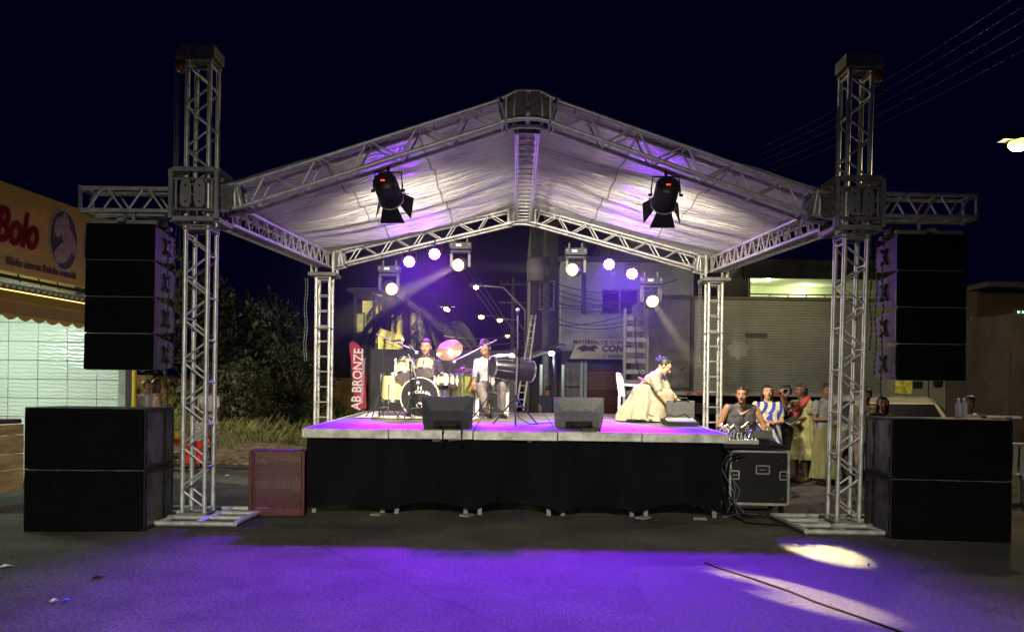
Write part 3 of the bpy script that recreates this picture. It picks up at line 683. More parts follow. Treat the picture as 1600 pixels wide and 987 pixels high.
def boom_stand(pb, pj, p0, p1, Y, label, mics, m=BLKMET):
    b = on_deck(*pb); b = V((b.x, Y, deck_z(Y))); t = thing('microphone_stand', b, label, 'microphone stand')
    j = at(*pj, Y) - b; a = at(*p0, Y + .05) - b; c = at(*p1, Y - .1) - b
    MB().tube((0, 0, .03), j, .011, 8).build('pole', m, t); tripod(t, .33, .30, m, 3, .009, 20)
    MB().tube(a, c, .010, 8).build('boom', VS, t); MB().ball(j, .025, 8, 6).build('clutch', BLKMET, t)
    for q in mics:
        pp = at(q[0], q[1], Y - .12) - b; mic(t, pp, (q[2], .1, q[3]))
    MB().path([c, c + V((.03, 0, -.06)), (a + c) / 2 + V((0, 0, -.07)), j + V((.02, 0, -.03)), V((.03, .02, .6)), V((.02, 0, .3)), V((.05, .1, .01))], .005, 6).build('cable', RUBBER, t)
boom_stand((599, 651), (601, 531), (588, 522), (648, 547), KY - .25, 'boom microphone stand at the left end of the drum kit', [(629, 531, -1, -.1), (651, 551, -.6, .6)])
boom_stand((764, 652), (763, 538), (776, 531), (710, 564), 11.2, 'boom microphone stand before the seated conga player', [(710, 565, 1, .5)])
boom_stand((642, 655), (641, 566), (638, 553), (652, 594), KY - .42, 'short black microphone stand before the bass drum', [(653, 598, -.4, .8)])

# black barrel drum across the lap of the seated player
CY = 11.75
cg = thing('conga_drum', at(770, 573, CY - .28), 'black barrel drum lying across the seated player\'s lap', 'conga')
M = frame_to(V((.72, .36, -.06)))
prof = [(.150, 0), (.170, .15), (.185, .33), (.18, .50), (.165, .66)]
MB().lathe([(r * .93, z) for r, z in prof], 26, M @ Matrix.Rotation(PI / 2, 3, 'Y')).build('shell', mat('glossy black drum shell', (.008, .008, .010), .32, spec=.3), cg, auto=True)
for z, r in ((0, .152), (.64, .166)): MB().lathe([(r - .012, z - .012), (r + .006, z - .012), (r + .006, z + .012), (r - .012, z + .012)], 26, M @ Matrix.Rotation(PI / 2, 3, 'Y')).build('hoop', STEEL, cg, auto=True)
MB().lathe([(.0, .004), (.135, .004)], 26, M @ Matrix.Rotation(PI / 2, 3, 'Y')).build('drum_head', mat('dark drum skin', (.05, .05, .055), .45, var=.4, vs=5, stretch=(6, 6, 1)), cg, fixn=False)
for i in range(6):
    a = PI / 3 * i + .3; q = M @ V((0.02, .155 * math.cos(a), .155 * math.sin(a))); q2 = M @ V((.24, .178 * math.cos(a), .178 * math.sin(a)))
    MB().tube(q, q2, .006, 6).box(q2, (.05, .02, .03), M).build('lug', STEEL, cg)

def plastic_chair(loc, rz, label):
    t = thing('plastic_chair', loc, label, 'chair', 'white plastic chairs', rz=rz)
    def seat(u, v):
        x = (u - .5) * .44; y = -.21 + .42 * v; return V((x, y, .43 - .02 * math.sin(PI * u) * math.sin(PI * v) + (.0 if v > .1 else -.02)))
    MB().grid(seat, 10, 10).build('seat', PLASTW, t, smooth=True, fixn=False)
    for sx in (-1, 1):
        for sy in (-1, 1):
            MB().prism([(-.025, 0), (.02, 0), (.03, .43), (-.035, .43)], 'y', .04, (sx * .23 - (-.0), sy * .21 - .02, 0), ).build('leg', PLASTW, t)
        MB().path([V((sx * .23, -.2, .42)), V((sx * .27, -.2, .56)), V((sx * .27, -.15, .63)), V((sx * .26, .14, .65)), V((sx * .23, .24, .66))], .022, 8).build('arm', PLASTW, t)
    b = MB(); b.path([V((-.21, .21, .42)), V((-.22, .26, .78)), V((-.15, .285, .86)), V((.15, .285, .86)), V((.22, .26, .78)), V((.21, .21, .42))], .022, 8).build('back_frame', PLASTW, t)
    for q in (-.13, -.045, .045, .13): MB().box((0, 0, 0), (.05, .012, .42)).build('back_slat', PLASTW, t, loc=(q, .245, .63), rot=(R(-8), 0, 0))
    return t
plastic_chair(dpt(-.33, 12.02), R(8), 'white plastic chair under the conga player')
plastic_chair(dpt(1.85, 11.75), R(70), 'white plastic chair behind the bending woman').scale = (.8, .8, .8)
# gear at the deck's right end
mxp = on_deck(1062, 664)
t = thing('stage_box', mxp, 'flat black mixer with violet lit knobs lying on the deck by the bending woman', 'mixer')
MB().prism([(-.2, 0), (.18, 0), (.18, .09), (-.2, .05)], 'x', .42, (-.21, 0, 0)).build('case', BLKMET, t)
k = MB()
for i in range(14):
    for j in range(5): k.tube((-.18 + i * .0275, -.14 + j * .06, .055 + j * .006), (-.18 + i * .0275, -.14 + j * .06, .078 + j * .006), .007, 6)
k.build('knob', mat('pale knobs', (.6, .6, .7), .4), t)
MB().path([V((-.2, .1, .08)), V((-.15, 0, .14)), V((-.05, .05, .11)), V((.06, -.03, .15)), V((.15, .06, .10)), V((.22, .1, .02))], .008, 6).build('cable', RUBBER, t)
t = thing('open_case', mxp + V((.10, .42, 0)), 'grey perforated panel of an open case standing behind the flat mixer', 'case')
MB().box((0, 0, .17), (.40, .05, .33), bev=.01).build('panel', mat('perforated grey steel', (.10, .10, .095), .5, .4, var=.5, vs=90), t)
h = MB(); h.path([V((-.1, -.03, .32)), V((-.08, -.05, .37)), V((.08, -.05, .37)), V((.1, -.03, .32))], .012, 6).build('handle', BLKMET, t)
cb = MB(); c0 = on_deck(1000, 660)
pts = [V((c0.x + .19 * math.cos(a * .55) * (1 + .25 * math.sin(a * 2.1)), c0.y + .10 * math.sin(a * .6) * (1 + .3 * math.cos(a * 1.3)), deck_z(c0.y) + .012 + .012 * (a % 3))) for a in [i * .35 for i in range(110)]]
cb.path(pts, .007, 5); tag(cb.build('cable_coil', RUBBER), 'tangled dark cable coil on the deck right of the paler monitor', 'cable')

# ================================================================== FRONT OF HOUSE RACK BESIDE THE DECK
EDGE = mat('aluminium edging', (.55, .55, .50), .35, .8, var=.15)
BOXB = mat('black laminate', (.009, .009, .010), .5, spec=.2, var=.25, bump=.05)
fx = V((3.13, 9.95, 0)); t = thing('flight_case', fx, 'black wheeled flight case with aluminium edges beside the right end of the deck', 'flight case', rz=R(-3))
w, d, h, z0 = .72, .62, .66, .13
MB().box((0, 0, z0 + h / 2), (w, d, h), bev=.004).build('body', BOXB, t)
e = MB()
for x in (-w / 2, w / 2):
    for y in (-d / 2, d / 2): e.box((x, y, z0 + h / 2), (.034, .034, h + .01), bev=.004)
for z in (z0, z0 + h):
    for y in (-d / 2, d / 2): e.box((0, y, z), (w - .03, .036, .034), bev=.004)
    for x in (-w / 2, w / 2): e.box((x, 0, z), (.036, d - .03, .034), bev=.004)
e.build('edging', EDGE, t)
def dish(x, z, ww, hh, nm):
    m = MB(); y = -d / 2 - .006
    for s in (-1, 1): m.box((x + s * ww / 2, y, z), (.012, .014, hh)); m.box((x, y, z + s * hh / 2), (ww - .01, .016, .012))
    m.build(nm, EDGE, t); MB().box((x, y - .004, z), (ww * .6, .016, .014)).build(nm + '_bar', STEEL, t)
dish(.045, z0 + .43, .16, .10, 'handle'); dish(-.30, z0 + .36, .10, .10, 'latch'); dish(.30, z0 + .36, .09, .10, 'latch')
for x in (-.3, .3):
    for y in (-.24, .24): MB().tube((x - .02, y, .055), (x + .02, y, .055), .052, 14).box((x, y, .11), (.03, .07, .05)).build('caster', RUBBER, t)
for a in ((-.28, z0 + .58), (-.28, z0 + .54), (.29, z0 + .54), (.29, z0 + .07)): MB().tube((a[0], -d / 2 - .006, a[1]), (a[0], -d / 2, a[1]), .008, 8).build('screw', STEEL, t)
t = thing('mixing_desk', (2.98, 9.88, .83), 'mixing desk heaped with plugs and cables on a black tray above the flight case', 'mixing desk', rz=R(-3))
MB().prism([(-.36, .0), (.34, .0), (.34, .10), (-.36, .05)], 'x', .86, (-.46, 0, 0)).build('tray', BOXB, t)
MB().prism([(-.3, .0), (.24, .0), (.24, .13), (-.3, .06)], 'x', .52, (-.40, 0, .04)).build('console', mat('pale console', (.55, .55, .52), .5), t)
k = MB(); kw = MB()
for i in range(16):
    for j in range(8): (k if (i + j) % 3 else kw).tube((-.37 + i * .031, -.26 + j * .06, .10 + j * .009), (-.37 + i * .031, -.26 + j * .06, .125 + j * .009), .009, 6)
k.build('knob', BLKMET, t); kw.build('fader_cap', PLASTW, t)
BLUE = mat('blue plug', (.03, .10, .75), .35)
for q in (-.36, -.30, -.25, .02): MB().tube((q, -.22, .12), (q + .05, -.16, .22), .016, 8, .012).build('blue_plug', BLUE, t)
for kk in range(7):
    x0 = random.uniform(-.4, .0); x1 = x0 + random.uniform(.1, .35)
    MB().path([V((x0, -.2 + random.random() * .3, .14)), V((x0 + .05, -.1, .23)), V(((x0 + x1) / 2, -.05, .24 + random.random() * .08)), V((x1, random.random() * .2, .16))], .008, 6).build('patch_cable', random.choice([RUBBER, PLASTW, BLKMET]), t, smooth=True)
MB().box((.22, .05, .16), (.26, .3, .10), bev=.01).build('rack_unit', mat('rack steel', (.2, .2, .19), .4, .5), t)
MB().box((.30, -.20, .03), (.34, .34, .05), bev=.02, M=Matrix.Rotation(R(5), 3, 'Y')).build('lid', BOXB, t)
for i in range(16):
    a = V((2.57 + .011 * i, 9.65 + random.uniform(-.15, .25), .0)); kz = random.uniform(.7, .98)
    o = MB().path([V((a.x + .25, a.y + .1, kz)), V((a.x + .06, a.y, kz - .02)), V((a.x + random.uniform(-.05, .04), a.y, .6)), V((a.x + random.uniform(-.08, .14), a.y - .05, .3)), V((a.x + random.uniform(-.05, .2), a.y - .1, .03)), V((a.x + random.uniform(-.1, .5), a.y - random.uniform(.0, .35), .012))], random.choice([.006, .008, .01]), 6).build('hanging_cable', random.choice([RUBBER, RUBBER, RUBBER, mat('grey flex', (.16, .16, .18), .5)]), smooth=True)
    tag(o, '%s cable from the left in the bundle hanging between deck end and flight case' % ORD[i], 'cable', 'cables between deck and flight case')
for nm, lab, pts, r in (('road_cable', 'dark cable snaking over the road through the yellow light streak', [(1.72, 6.75), (1.80, 6.5), (1.95, 6.2), (2.1, 5.8), (2.2, 5.5), (2.32, 5.15), (2.5, 4.75), (2.62, 4.3), (2.8, 3.8)], .008),
                        ('road_cable', 'dark cable running from the flight case to the right bass bins', [(2.7, 9.5), (2.75, 8.9), (3.1, 8.75), (3.6, 9.3), (4.1, 9.5)], .011),
                        ('road_cable', 'dark cable from the deck corner to the left tower foot', [(-2.55, 9.5), (-2.9, 9.0), (-3.3, 8.9), (-3.5, 9.2), (-3.9, 9.3)], .009)):
    o = MB().path([V((x + .02 * math.sin(i * 3), y, .012)) for i, (x, y) in enumerate(pts)], r, 8).build(nm, RUBBER, smooth=True); tag(o, lab, 'cable')

# red brown plastic crate leaning on end by the deck corner
CRT = mat('maroon plastic', (.085, .012, .013), .45, var=.25, vs=10)
t = thing('plastic_crate', (-2.76, 9.12, 0), 'maroon plastic lattice crate standing on end by the left deck corner', 'crate', rz=R(7))
b = MB(); w, h, d = .60, .77, .22
for x in (-w / 2, w / 2):
    b.box((x, d / 2, h / 2), (.03, .03, h)); b.box((x, -d / 2 + .01, h / 2), (.045, .03, h), bev=.01)
    for i in range(11): b.box((x, 0, .04 + i * .069), (.012, d, .016))
    for yy in (-.05, .02, .07): b.box((x, yy, h / 2), (.010, .012, h))
for z in (.015, h - .015): b.box((0, 0, z), (w, d, .028), bev=.006)
b.build('crate_wall', CRT, t)
b = MB(); n, m_ = 23, 28
for i in range(n): b.box((-w / 2 + .03 + i * (w - .06) / (n - 1), -d / 2, h / 2), (.0105, .012, h - .05))
for i in range(m_): b.box((0, -d / 2 + .001, .03 + i * (h - .06) / (m_ - 1)), (w - .05, .0105, .0105))
b.box((0, -d / 2 + .004, .045), (w - .04, .012, .07)); b.build('lattice_bottom', CRT, t); KIDS(t)[-1]['kind'] = 'stuff'

# litter on the road
WP = mat('paper scrap', (.6, .6, .62), .8)
for px, py, m, lab, s in ((8, 886, WP, 'white paper scrap on the road at the left', .04), (84, 940, WP, 'small white bottle cap on the road', .02), (102, 940, BLUE, 'small blue bottle cap on the road', .02), (153, 903, BLK, 'flat dark stick on the road', .035),
                          (1357, 884, BLK, 'dark pebble in the pale light spot', .012), (896, 802, BLK, 'thin dark twig before the deck', .03), (355, 744, WP, 'paper scrap behind the left tower', .04)):
    b_ = (py - 615) - (px - 800) * .01326; Y = H * 1200 / b_; p = at(px, py, Y)
    o = MB().add([(p.x - s, p.y - s, .008), (p.x + s, p.y - s * .8, .02), (p.x + s * 1.3, p.y + s, .008), (p.x - s * .6, p.y + s * .8, .022), (p.x, p.y, .001), (p.x, p.y, .03)], [(0, 1, 5), (1, 2, 5), (2, 3, 5), (3, 0, 5), (1, 0, 4), (2, 1, 4), (3, 2, 4), (0, 3, 4)]).build('litter', m); tag(o, lab, 'litter')
for i_, px in enumerate((592, 730, 1003, 1090)):
    p = at(px, 797, 9.3); o = MB().box((p.x, 9.2, .012), (.16, .12, .022), Matrix.Rotation(px, 3, 'Z')).build('wood_block', BOARD)
    tag(o, 'thin wooden packing block under a deck leg, %s from the crate' % ORD[i_], 'wood block', 'packing blocks under the deck legs')

# ================================================================== PEOPLE
SKINS = {'dark': (.17, .080, .045), 'brown': (.36, .18, .09), 'tan': (.48, .27, .15)}
HAIR = mat('black hair', (.012, .010, .010), .45, var=.4, vs=30, bump=.3, bs=80)
EYEW = mat('eye white', (.6, .58, .55), .3); LIP = mat('lips', (.22, .07, .06), .5)
def cloth(name, col, var=.15, vs=8, col2=None): return mat(name, col, .85, var=var, vs=vs, bump=.6, bs=7, col2=col2, stretch=(1, 1, .45))
CLT = bpy.data.textures.new('cloth creases', 'CLOUDS'); CLT.noise_scale = .11; CLT.noise_depth = 2
def crease(o, s=.028):
    d = o.modifiers.new('crease', 'DISPLACE'); d.texture = CLT; d.strength = s; d.texture_coords = 'GLOBAL'; d.mid_level = .5
def cap(m, a, b, r1, r2, n=12):
    m.tube(a, b, r1, n, r2); m.ball(a, r1, n, 8); m.ball(b, r2, n, 8)
def remesh(o, vox, sm=3):
    r = o.modifiers.new('remesh', 'REMESH'); r.mode = 'VOXEL'; r.voxel_size = vox; r.use_smooth_shade = True
    s = o.modifiers.new('smooth', 'SMOOTH'); s.factor = .5; s.iterations = sm
def face_frame(f, up=(0, 0, 1)):                         # columns: figure's side (x), face direction (-y local), up
    f = V(f).normalized(); u = V(up); s = f.cross(u).normalized() * -1; u2 = f.cross(s).normalized()
    if u2.z < 0: u2 = -u2
    return Matrix((s, -f, u2)).transposed()
def hand(m, wrist, d, nrm, sc, curl=.5, side=1):
    d = V(d).normalized(); nrm = V(nrm); nrm = (nrm - d * nrm.dot(d)).normalized(); sd = d.cross(nrm) * side; w = V(wrist)
    for q in (-.027, -.009, .009, .027): cap(m, w + d * .01 * sc + sd * q * .7 * sc, w + d * .085 * sc + sd * q * sc, .014 * sc, .0125 * sc, 8)
    for q, L in ((-.031, .058), (-.0105, .074), (.0105, .080), (.031, .070)):
        a = w + d * .085 * sc + sd * q * sc; b = a + (d * math.cos(curl) + nrm * math.sin(curl)) * L * .5 * sc + sd * q * .12 * sc; c = b + (d * math.cos(curl * 2.2) + nrm * math.sin(curl * 2.2)) * L * .5 * sc
        cap(m, a, b, .0092 * sc, .0085 * sc, 8); cap(m, b, c, .0085 * sc, .0072 * sc, 8)
    a = w + d * .03 * sc + sd * .03 * sc; b = a + (d * .7 + sd * .6 + nrm * .35).normalized() * .042 * sc; c = b + (d * .9 + sd * .15 + nrm * .4).normalized() * .034 * sc
    cap(m, a, b, .013 * sc, .011 * sc, 8); cap(m, b, c, .0105 * sc, .008 * sc, 8)
def person(loc, J, face, label, skin='brown', hair='short', top=None, sleeve='short', bottom=None, dress=None, shoes=BLK, group=None, vox=.009, sc=1.0, bulk=1.0, side=None, hairm=HAIR, fdir=None, curl=.6, legs=True, dress_rings=None, extra=None, neckline=None):
    """J: joints in street coordinates; loc: the spot stood or sat on"""
    o0 = V(loc); J = {k: V(v) - o0 for k, v in J.items()}
    t = thing('person', o0, label, 'person', group)
    S = mat('skin ' + skin, SKINS[skin], .5, var=.12, vs=9, spec=.4)
    ax = (J['sr'] - J['sl']); ax = V((ax.x, ax.y, 0)).normalized() if side is None else V(side).normalized()   # from left to right of picture
    spine = (J['nk'] - J['pe']).normalized(); fw = ax.cross(spine).normalized()
    fF = V(face).normalized()
    if fw.dot(fF) < 0: fw = -fw
    hl, hr = J.get('hl', J['pe'] - ax * .095 * sc * bulk), J.get('hr', J['pe'] + ax * .095 * sc * bulk)
    mid = (J['pe'] + J['nk']) / 2
    b = MB()
    def torso(m, e):
        for s in (-1, 1):
            cap(m, J['pe'] + ax * s * .07 * sc * bulk, mid + ax * s * .055 * sc * bulk + spine * -.02, (.105 * bulk + e) * sc, (.095 * bulk + e) * sc)
            cap(m, mid + ax * s * .06 * sc * bulk, J['nk'] + ax * s * .085 * sc - spine * .14 * sc, (.095 * bulk + e) * sc, (.095 * bulk ** .5 + e) * sc)
        cap(m, J['sl'] * .86 + J['nk'] * .14 - spine * .02, J['sr'] * .86 + J['nk'] * .14 - spine * .02, (.055 + e) * sc, (.055 + e) * sc)
        cap(m, J['nk'] - spine * .05 * sc - ax * .06 * sc, J['nk'] - spine * .05 * sc + ax * .06 * sc, (.06 + e) * sc, (.06 + e) * sc)
    torso(b, 0)
    hd = J['hd']; F = face_frame(fF, fdir or (0, 0, 1))
    cap(b, J['nk'] - spine * .03, hd + F @ V((0, .02, -.07)) * sc, .056 * sc, .050 * sc)
    def HP(x, y, z): return hd + F @ (V((x, y, z)) * sc)
    b.ball(HP(0, .012, .03), (.076 * sc, .094 * sc, .098 * sc), 16, 12, F)
    b.ball(HP(0, -.022, -.035), (.058 * sc, .068 * sc, .082 * sc), 14, 10, F)
    b.ball(HP(0, -.062, -.092), (.028 * sc, .022 * sc, .022 * sc), 10, 6, F)
    cap(b, HP(0, -.082, .018), HP(0, -.104, -.022), .009 * sc, .0155 * sc, 8); b.ball(HP(-.012, -.095, -.026), .010 * sc, 8, 6); b.ball(HP(.012, -.095, -.026), .010 * sc, 8, 6)
    cap(b, HP(-.04, -.074, .034), HP(-.012, -.082, .032), .009 * sc, .008 * sc, 8); cap(b, HP(.04, -.074, .034), HP(.012, -.082, .032), .009 * sc, .008 * sc, 8)
    for s in (-1, 1): b.ball(HP(s * .078, .012, -.005), (.012 * sc, .02 * sc, .032 * sc), 8, 6, F); b.ball(HP(s * .045, -.055, -.02), .022 * sc, 8, 6)
    for k in ('l', 'r'):
        s_, e_, w_ = J['s' + k], J['e' + k], J['w' + k]
        cap(b, s_, e_, .049 * sc * bulk ** .6, .037 * sc * bulk ** .5); cap(b, e_, w_, .038 * sc * bulk ** .4, .025 * sc)
        hd_ = J.get('h' + k + 'd', (w_ - e_).normalized()); hn = J.get('h' + k + 'n', V((0, 0, -1)) + fw * .3)
        if k + 'rest' not in J: hand(b, w_, hd_ if 'h' + k + 'd' not in J else hd_ + o0, hn if 'h' + k + 'n' not in J else hn + o0, sc, curl, 1 if k == 'l' else -1)
    if legs:
        for k, hp in (('l', hl), ('r', hr)):
            kn, an = J['k' + k], J['a' + k]
            cap(b, hp, kn, .083 * sc * bulk ** .7, .054 * sc); cap(b, kn, (kn * .55 + an * .45), .053 * sc, .050 * sc); cap(b, (kn * .55 + an * .45), an, .050 * sc, .034 * sc)
            tdir = J['t' + k] - an; cap(b, an + V((0, 0, -.03)), J['t' + k], .034 * sc, .028 * sc)
    bo = b.build('body', S, t, smooth=True, fixn=False); remesh(bo, vox)
    # eyes, brows, mouth
    e = MB()
    for s in (-1, 1): e.ball(HP(s * .029, -.0785, .012), (.013 * sc, .007 * sc, .0065 * sc), 10, 6, F)
    e.build('eye', EYEW, t, smooth=True); e = MB()
    for s in (-1, 1): e.ball(HP(s * .029, -.085, .012), .0052 * sc, 8, 6); cap(e, HP(s * .045, -.078, .038), HP(s * .016, -.087, .038), .0035 * sc, .0045 * sc, 6)
    e.build('brow', HAIR, t, smooth=True); e = MB(); e.ball(HP(0, -.083, -.056), (.024 * sc, .010 * sc, .007 * sc), 10, 6, F); e.build('mouth', LIP, t, smooth=True)
    h = MB()
    if hair:
        h.ball(HP(0, .030, .048), (.084 * sc, .092 * sc, .090 * sc), 16, 12, F)
        for s in (-1, 1): h.ball(HP(s * .066, .022, .022), (.020 * sc, .045 * sc, .048 * sc), 8, 6, F)
        h.ball(HP(0, -.03, .098), (.06 * sc, .045 * sc, .032 * sc), 12, 6, F)
        if hair == 'curly':
            for i in range(70):
                a = random.uniform(0, 2 * PI); q = random.uniform(.15, 1); h.ball(HP(.078 * math.cos(a) * math.sqrt(1 - q * q * .6), .03 + .086 * math.sin(a) * math.sqrt(1 - q * q * .6), .055 + .075 * q), .016 * sc, 6, 4)
        if hair == 'bun': h.ball(HP(0, .125, .07), (.045 * sc, .045 * sc, .045 * sc), 12, 8, F)
        if hair == 'long':
            for i in range(9):
                a = PI * (i / 8); x, y = .082 * math.cos(a), .02 + .085 * math.sin(a)
                h.path([HP(x * .9, y, .06), HP(x, y, -.03), HP(x * 1.05, y + .01, -.12), HP(x * .95, y + .005, -.20)], lambda q: (.030 - .014 * q) * sc, 7)
        ho = h.build('hair', hairm, t, smooth=True, fixn=False); remesh(ho, max(vox, .010), 1)
    if top is not None:
        m = MB(); torso(m, .016)
        for k in ('l', 'r'):
            s_, e_, w_ = J['s' + k], J['e' + k], J['w' + k]
            if sleeve == 'none': continue
            if sleeve == 'puff': m.ball(s_ * .72 + e_ * .28, (.088 * sc, .088 * sc, .095 * sc), 14, 10); cap(m, s_ * .5 + e_ * .5, s_ * .3 + e_ * .7, .07 * sc, .062 * sc); continue
            f = .72 if sleeve == 'short' else 1.0
            q = s_ * (1 - f) + e_ * f; m.ball(s_, .062 * sc, 12, 8); m.tube(s_, q, .062 * sc, 12, (.058 if f < 1 else .050) * sc)
            if sleeve == 'long': m.ball(e_, .050 * sc, 10, 8); m.tube(e_, e_ * .12 + w_ * .88, .050 * sc, 12, .040 * sc)
            if sleeve == 'rolled': m.ball(e_, .054 * sc, 10, 8); m.tube(e_, e_ * .55 + w_ * .45, .052 * sc, 12, .050 * sc)
        if dress is None and bottom is not None:
            for s in (-1, 1): m.tube(J['pe'] + ax * s * .07 * sc * bulk + spine * .06, J['pe'] + ax * s * .07 * sc * bulk - spine * .08, (.120 * bulk) * sc, 14, .125 * bulk * sc)
        to = m.build('shirt' if dress is None else 'bodice', top, t, smooth=True, fixn=False); remesh(to, max(vox, .010), 2); crease(to)
        # cut the neckline lower than the throat by setting a skin coloured yoke proud of the shirt
    if bottom is not None and legs:
        m = MB()
        for k, hp in (('l', hl), ('r', hr)):
            kn, an = J['k' + k], J['a' + k]
            cap(m, hp, kn, .098 * sc * bulk ** .7, .070 * sc); m.tube(kn, an * .93 + kn * .07, .070 * sc, 14, .056 * sc)
        cap(m, J['pe'] - ax * .07, J['pe'] + ax * .07, .118 * bulk * sc, .118 * bulk * sc)
        bo2 = m.build('trousers', bottom, t, smooth=True, fixn=False); remesh(bo2, max(vox, .010), 2); crease(bo2)
    if dress_rings is not None:
        rings = [(V(c) - o0, rx, ry, wav) for c, rx, ry, wav in dress_rings]; n = 56; P = []; Fc = []
        for k, (c, rx, ry, wv) in enumerate(rings):
            for i in range(n):
                a = 2 * PI * i / n; q = 1 + 1.3 * wv * abs(math.sin(a * 4.5 + k * .22)) + wv * .9 * math.sin(a * 13 - k * .3)
                P.append(c + ax * rx * q * math.cos(a) + V((ax.y * -1, ax.x, 0)) * ry * q * math.sin(a))
        for k in range(len(rings) - 1):
            for i in range(n): j = (i + 1) % n; Fc.append((k * n + i, k * n + j, k * n + n + j, k * n + n + i))
        sk_ = MB().add(P, Fc).build('skirt', dress, t, smooth=True)
        sb = sk_.modifiers.new('s', 'SUBSURF'); sb.levels = sb.render_levels = 2; crease(sk_, .02)
    if legs and shoes is not None:
        for k in ('l', 'r'):
            m = MB(); an, tt = J['a' + k], J['t' + k]; cap(m, an + V((0, 0, -.045)), tt, .042 * sc, .034 * sc); m.ball(an + V((0, 0, -.05)) - (tt - an).normalized() * .03, .040 * sc, 10, 6)
            so = m.build('shoe', shoes, t, smooth=True, fixn=False); remesh(so, max(vox, .010), 1)
    return t
def neck_skin(t, p, M, skin, rx=.06): pass

# --- drummer
Y = 11.95; dzk = deck_z(Y)
loc = V((-1.25, Y, dzk))
drm = person(loc, dict(pe=loc + V((0, .05, .52)), nk=at(665, 562, Y), hd=at(666, 543, Y - .04), sl=at(651, 568, Y), sr=at(684, 568, Y), el=at(644, 588, Y - .1), wl=at(651, 590, Y - .35), er=at(692, 589, Y - .08), wr=at(684, 590, Y - .32),
     kl=loc + V((-.24, -.42, .50)), kr=loc + V((.24, -.42, .50)), al=loc + V((-.26, -.50, .09)), ar=loc + V((.26, -.50, .09)), tl=loc + V((-.28, -.66, .04)), tr=loc + V((.28, -.66, .04))),
     (-.15, -1, -.06), 'young drummer in a dark t-shirt seated behind the rack toms', 'brown', 'short', cloth('near black tee', (.018, .018, .025)), 'short', cloth('dark trousers', (.03, .03, .035)), vox=.008)
MB().lathe([(.17, .44), (.18, .48), (.16, .52), (.02, .52)], 20).tube((0, 0, .02), (0, 0, .45), .02, 8).build('seat', BLKMET, tag(thing('drum_stool', loc + V((0, .06, 0)), 'round black drum stool under the drummer', 'stool'))).name = 'stool_seat'
NSK = mat('skin brown', SKINS['brown'])
# --- conga player, head bowed, one arm over the drum
Y = 12.0; loc = dpt(-.34, Y - .05)
person(loc, dict(pe=at(770, 603, Y), nk=at(760, 560, Y - .16), hd=at(757.5, 544, Y - .26), sl=at(746, 566, Y - .14), sr=at(779, 559, Y - .1), el=at(741, 586, Y - .18), wl=at(740, 598, Y - .36), er=at(800, 557, Y - .1), wr=at(786, 560, Y - .33),
     hln=V((.2, -.3, -1)), hrd=V((-1, -.1, -.25)), hrn=V((0, .2, -1)),
     kl=at(751, 604, Y - .50), kr=at(784, 603, Y - .46), al=at(762, 643, Y - .60), ar=at(784, 644, Y - .40), tl=at(767, 650, Y - .78), tr=at(790, 651, Y - .56)),
     (-.1, -.75, -.62), 'seated conga player in white shirt and grey trousers, head bowed over the drum', 'brown', 'short', cloth('white shirt', (.5, .5, .51)), 'rolled', cloth('grey brown trousers', (.12, .10, .095)), vox=.008)
# --- woman bending over the flat mixer
Y = 11.25; loc = dpt(1.86, Y)
DRS = cloth('cream dress cloth', (.28, .25, .17), .08)
pe = at(1003, 617, Y)
bw = person(loc, dict(pe=pe, nk=at(1027, 583, Y), hd=at(1038.5, 573, Y - .01), sl=at(1022, 590, Y - .17), sr=at(1031, 589, Y + .15), el=at(1031, 616, Y - .27), wl=at(1049, 638, Y - .26), er=at(1046, 611, Y + .10), wr=at(1059, 625, Y + .02),
     hld=V((.8, 0, -.55)), hln=V((-.3, 0, -1)), hrd=V((1, 0, -.3)), hrn=V((0, 0, -1)),
     hl=pe + V((0, -.1, 0)), hr=pe + V((0, .1, 0)), kl=at(1029, 629, Y - .14), kr=at(1040, 620, Y + .10), al=at(1018, 650, Y - .14), ar=at(1034, 652, Y + .10), tl=at(1028, 655, Y - .14), tr=at(1045, 657, Y + .1)),
     (.86, -.22, -.60), 'woman in a cream puff-sleeved dress bending down over the flat mixer, hair in a bun', 'tan', 'bun', DRS, 'puff', None, dress=DRS, side=(0, 1, 0), vox=.008,
     shoes=cloth('tan sandals', (.3, .18, .1)), fdir=(.45, 0, 1),
     dress_rings=[(at(1013, 601, Y), .17, .14, .0), (at(1010, 608, Y), .18, .17, .03), (at(1009, 620, Y), .20, .24, .06), (at(1008, 632, Y), .215, .28, .10), (at(1005, 643, Y), .23, .31, .14), (at(1003, 652, Y), .25, .32, .18), (at(1003, 656.5, Y), .27, .32, .20)])
SK2 = MB()
# thigh cloth drawn over the raised knee
m = MB(); L0 = loc
cap(m, pe - L0, at(1042, 619, Y + .06) - L0, .16, .115, 16); cap(m, pe - L0, at(1030, 628, Y - .12) - L0, .17, .12, 16)
m.tube(at(1042, 619, Y + .06) - L0, at(1035, 648, Y + .08) - L0, .115, 14, .15); m.tube(at(1030, 628, Y - .12) - L0, at(1022, 650, Y - .1) - L0, .12, 14, .18)
lo = m.build('skirt_lap', DRS, bw, smooth=True, fixn=False); remesh(lo, .012, 4); crease(lo, .018)
MB().lathe([(.185, -.012), (.19, 0), (.185, .012)], 28, Matrix.Rotation(R(35), 3, 'Y')).build('belt', cloth('rust belt', (.30, .10, .04)), bw, loc=at(1013, 601, Y) - loc, smooth=True)
MB().path([at(1057, 622, Y + .02) - loc, at(1058, 626, Y - .03) - loc, at(1061, 624, Y + .05) - loc], .008, 6).build('bracelet', BLKMET, bw)
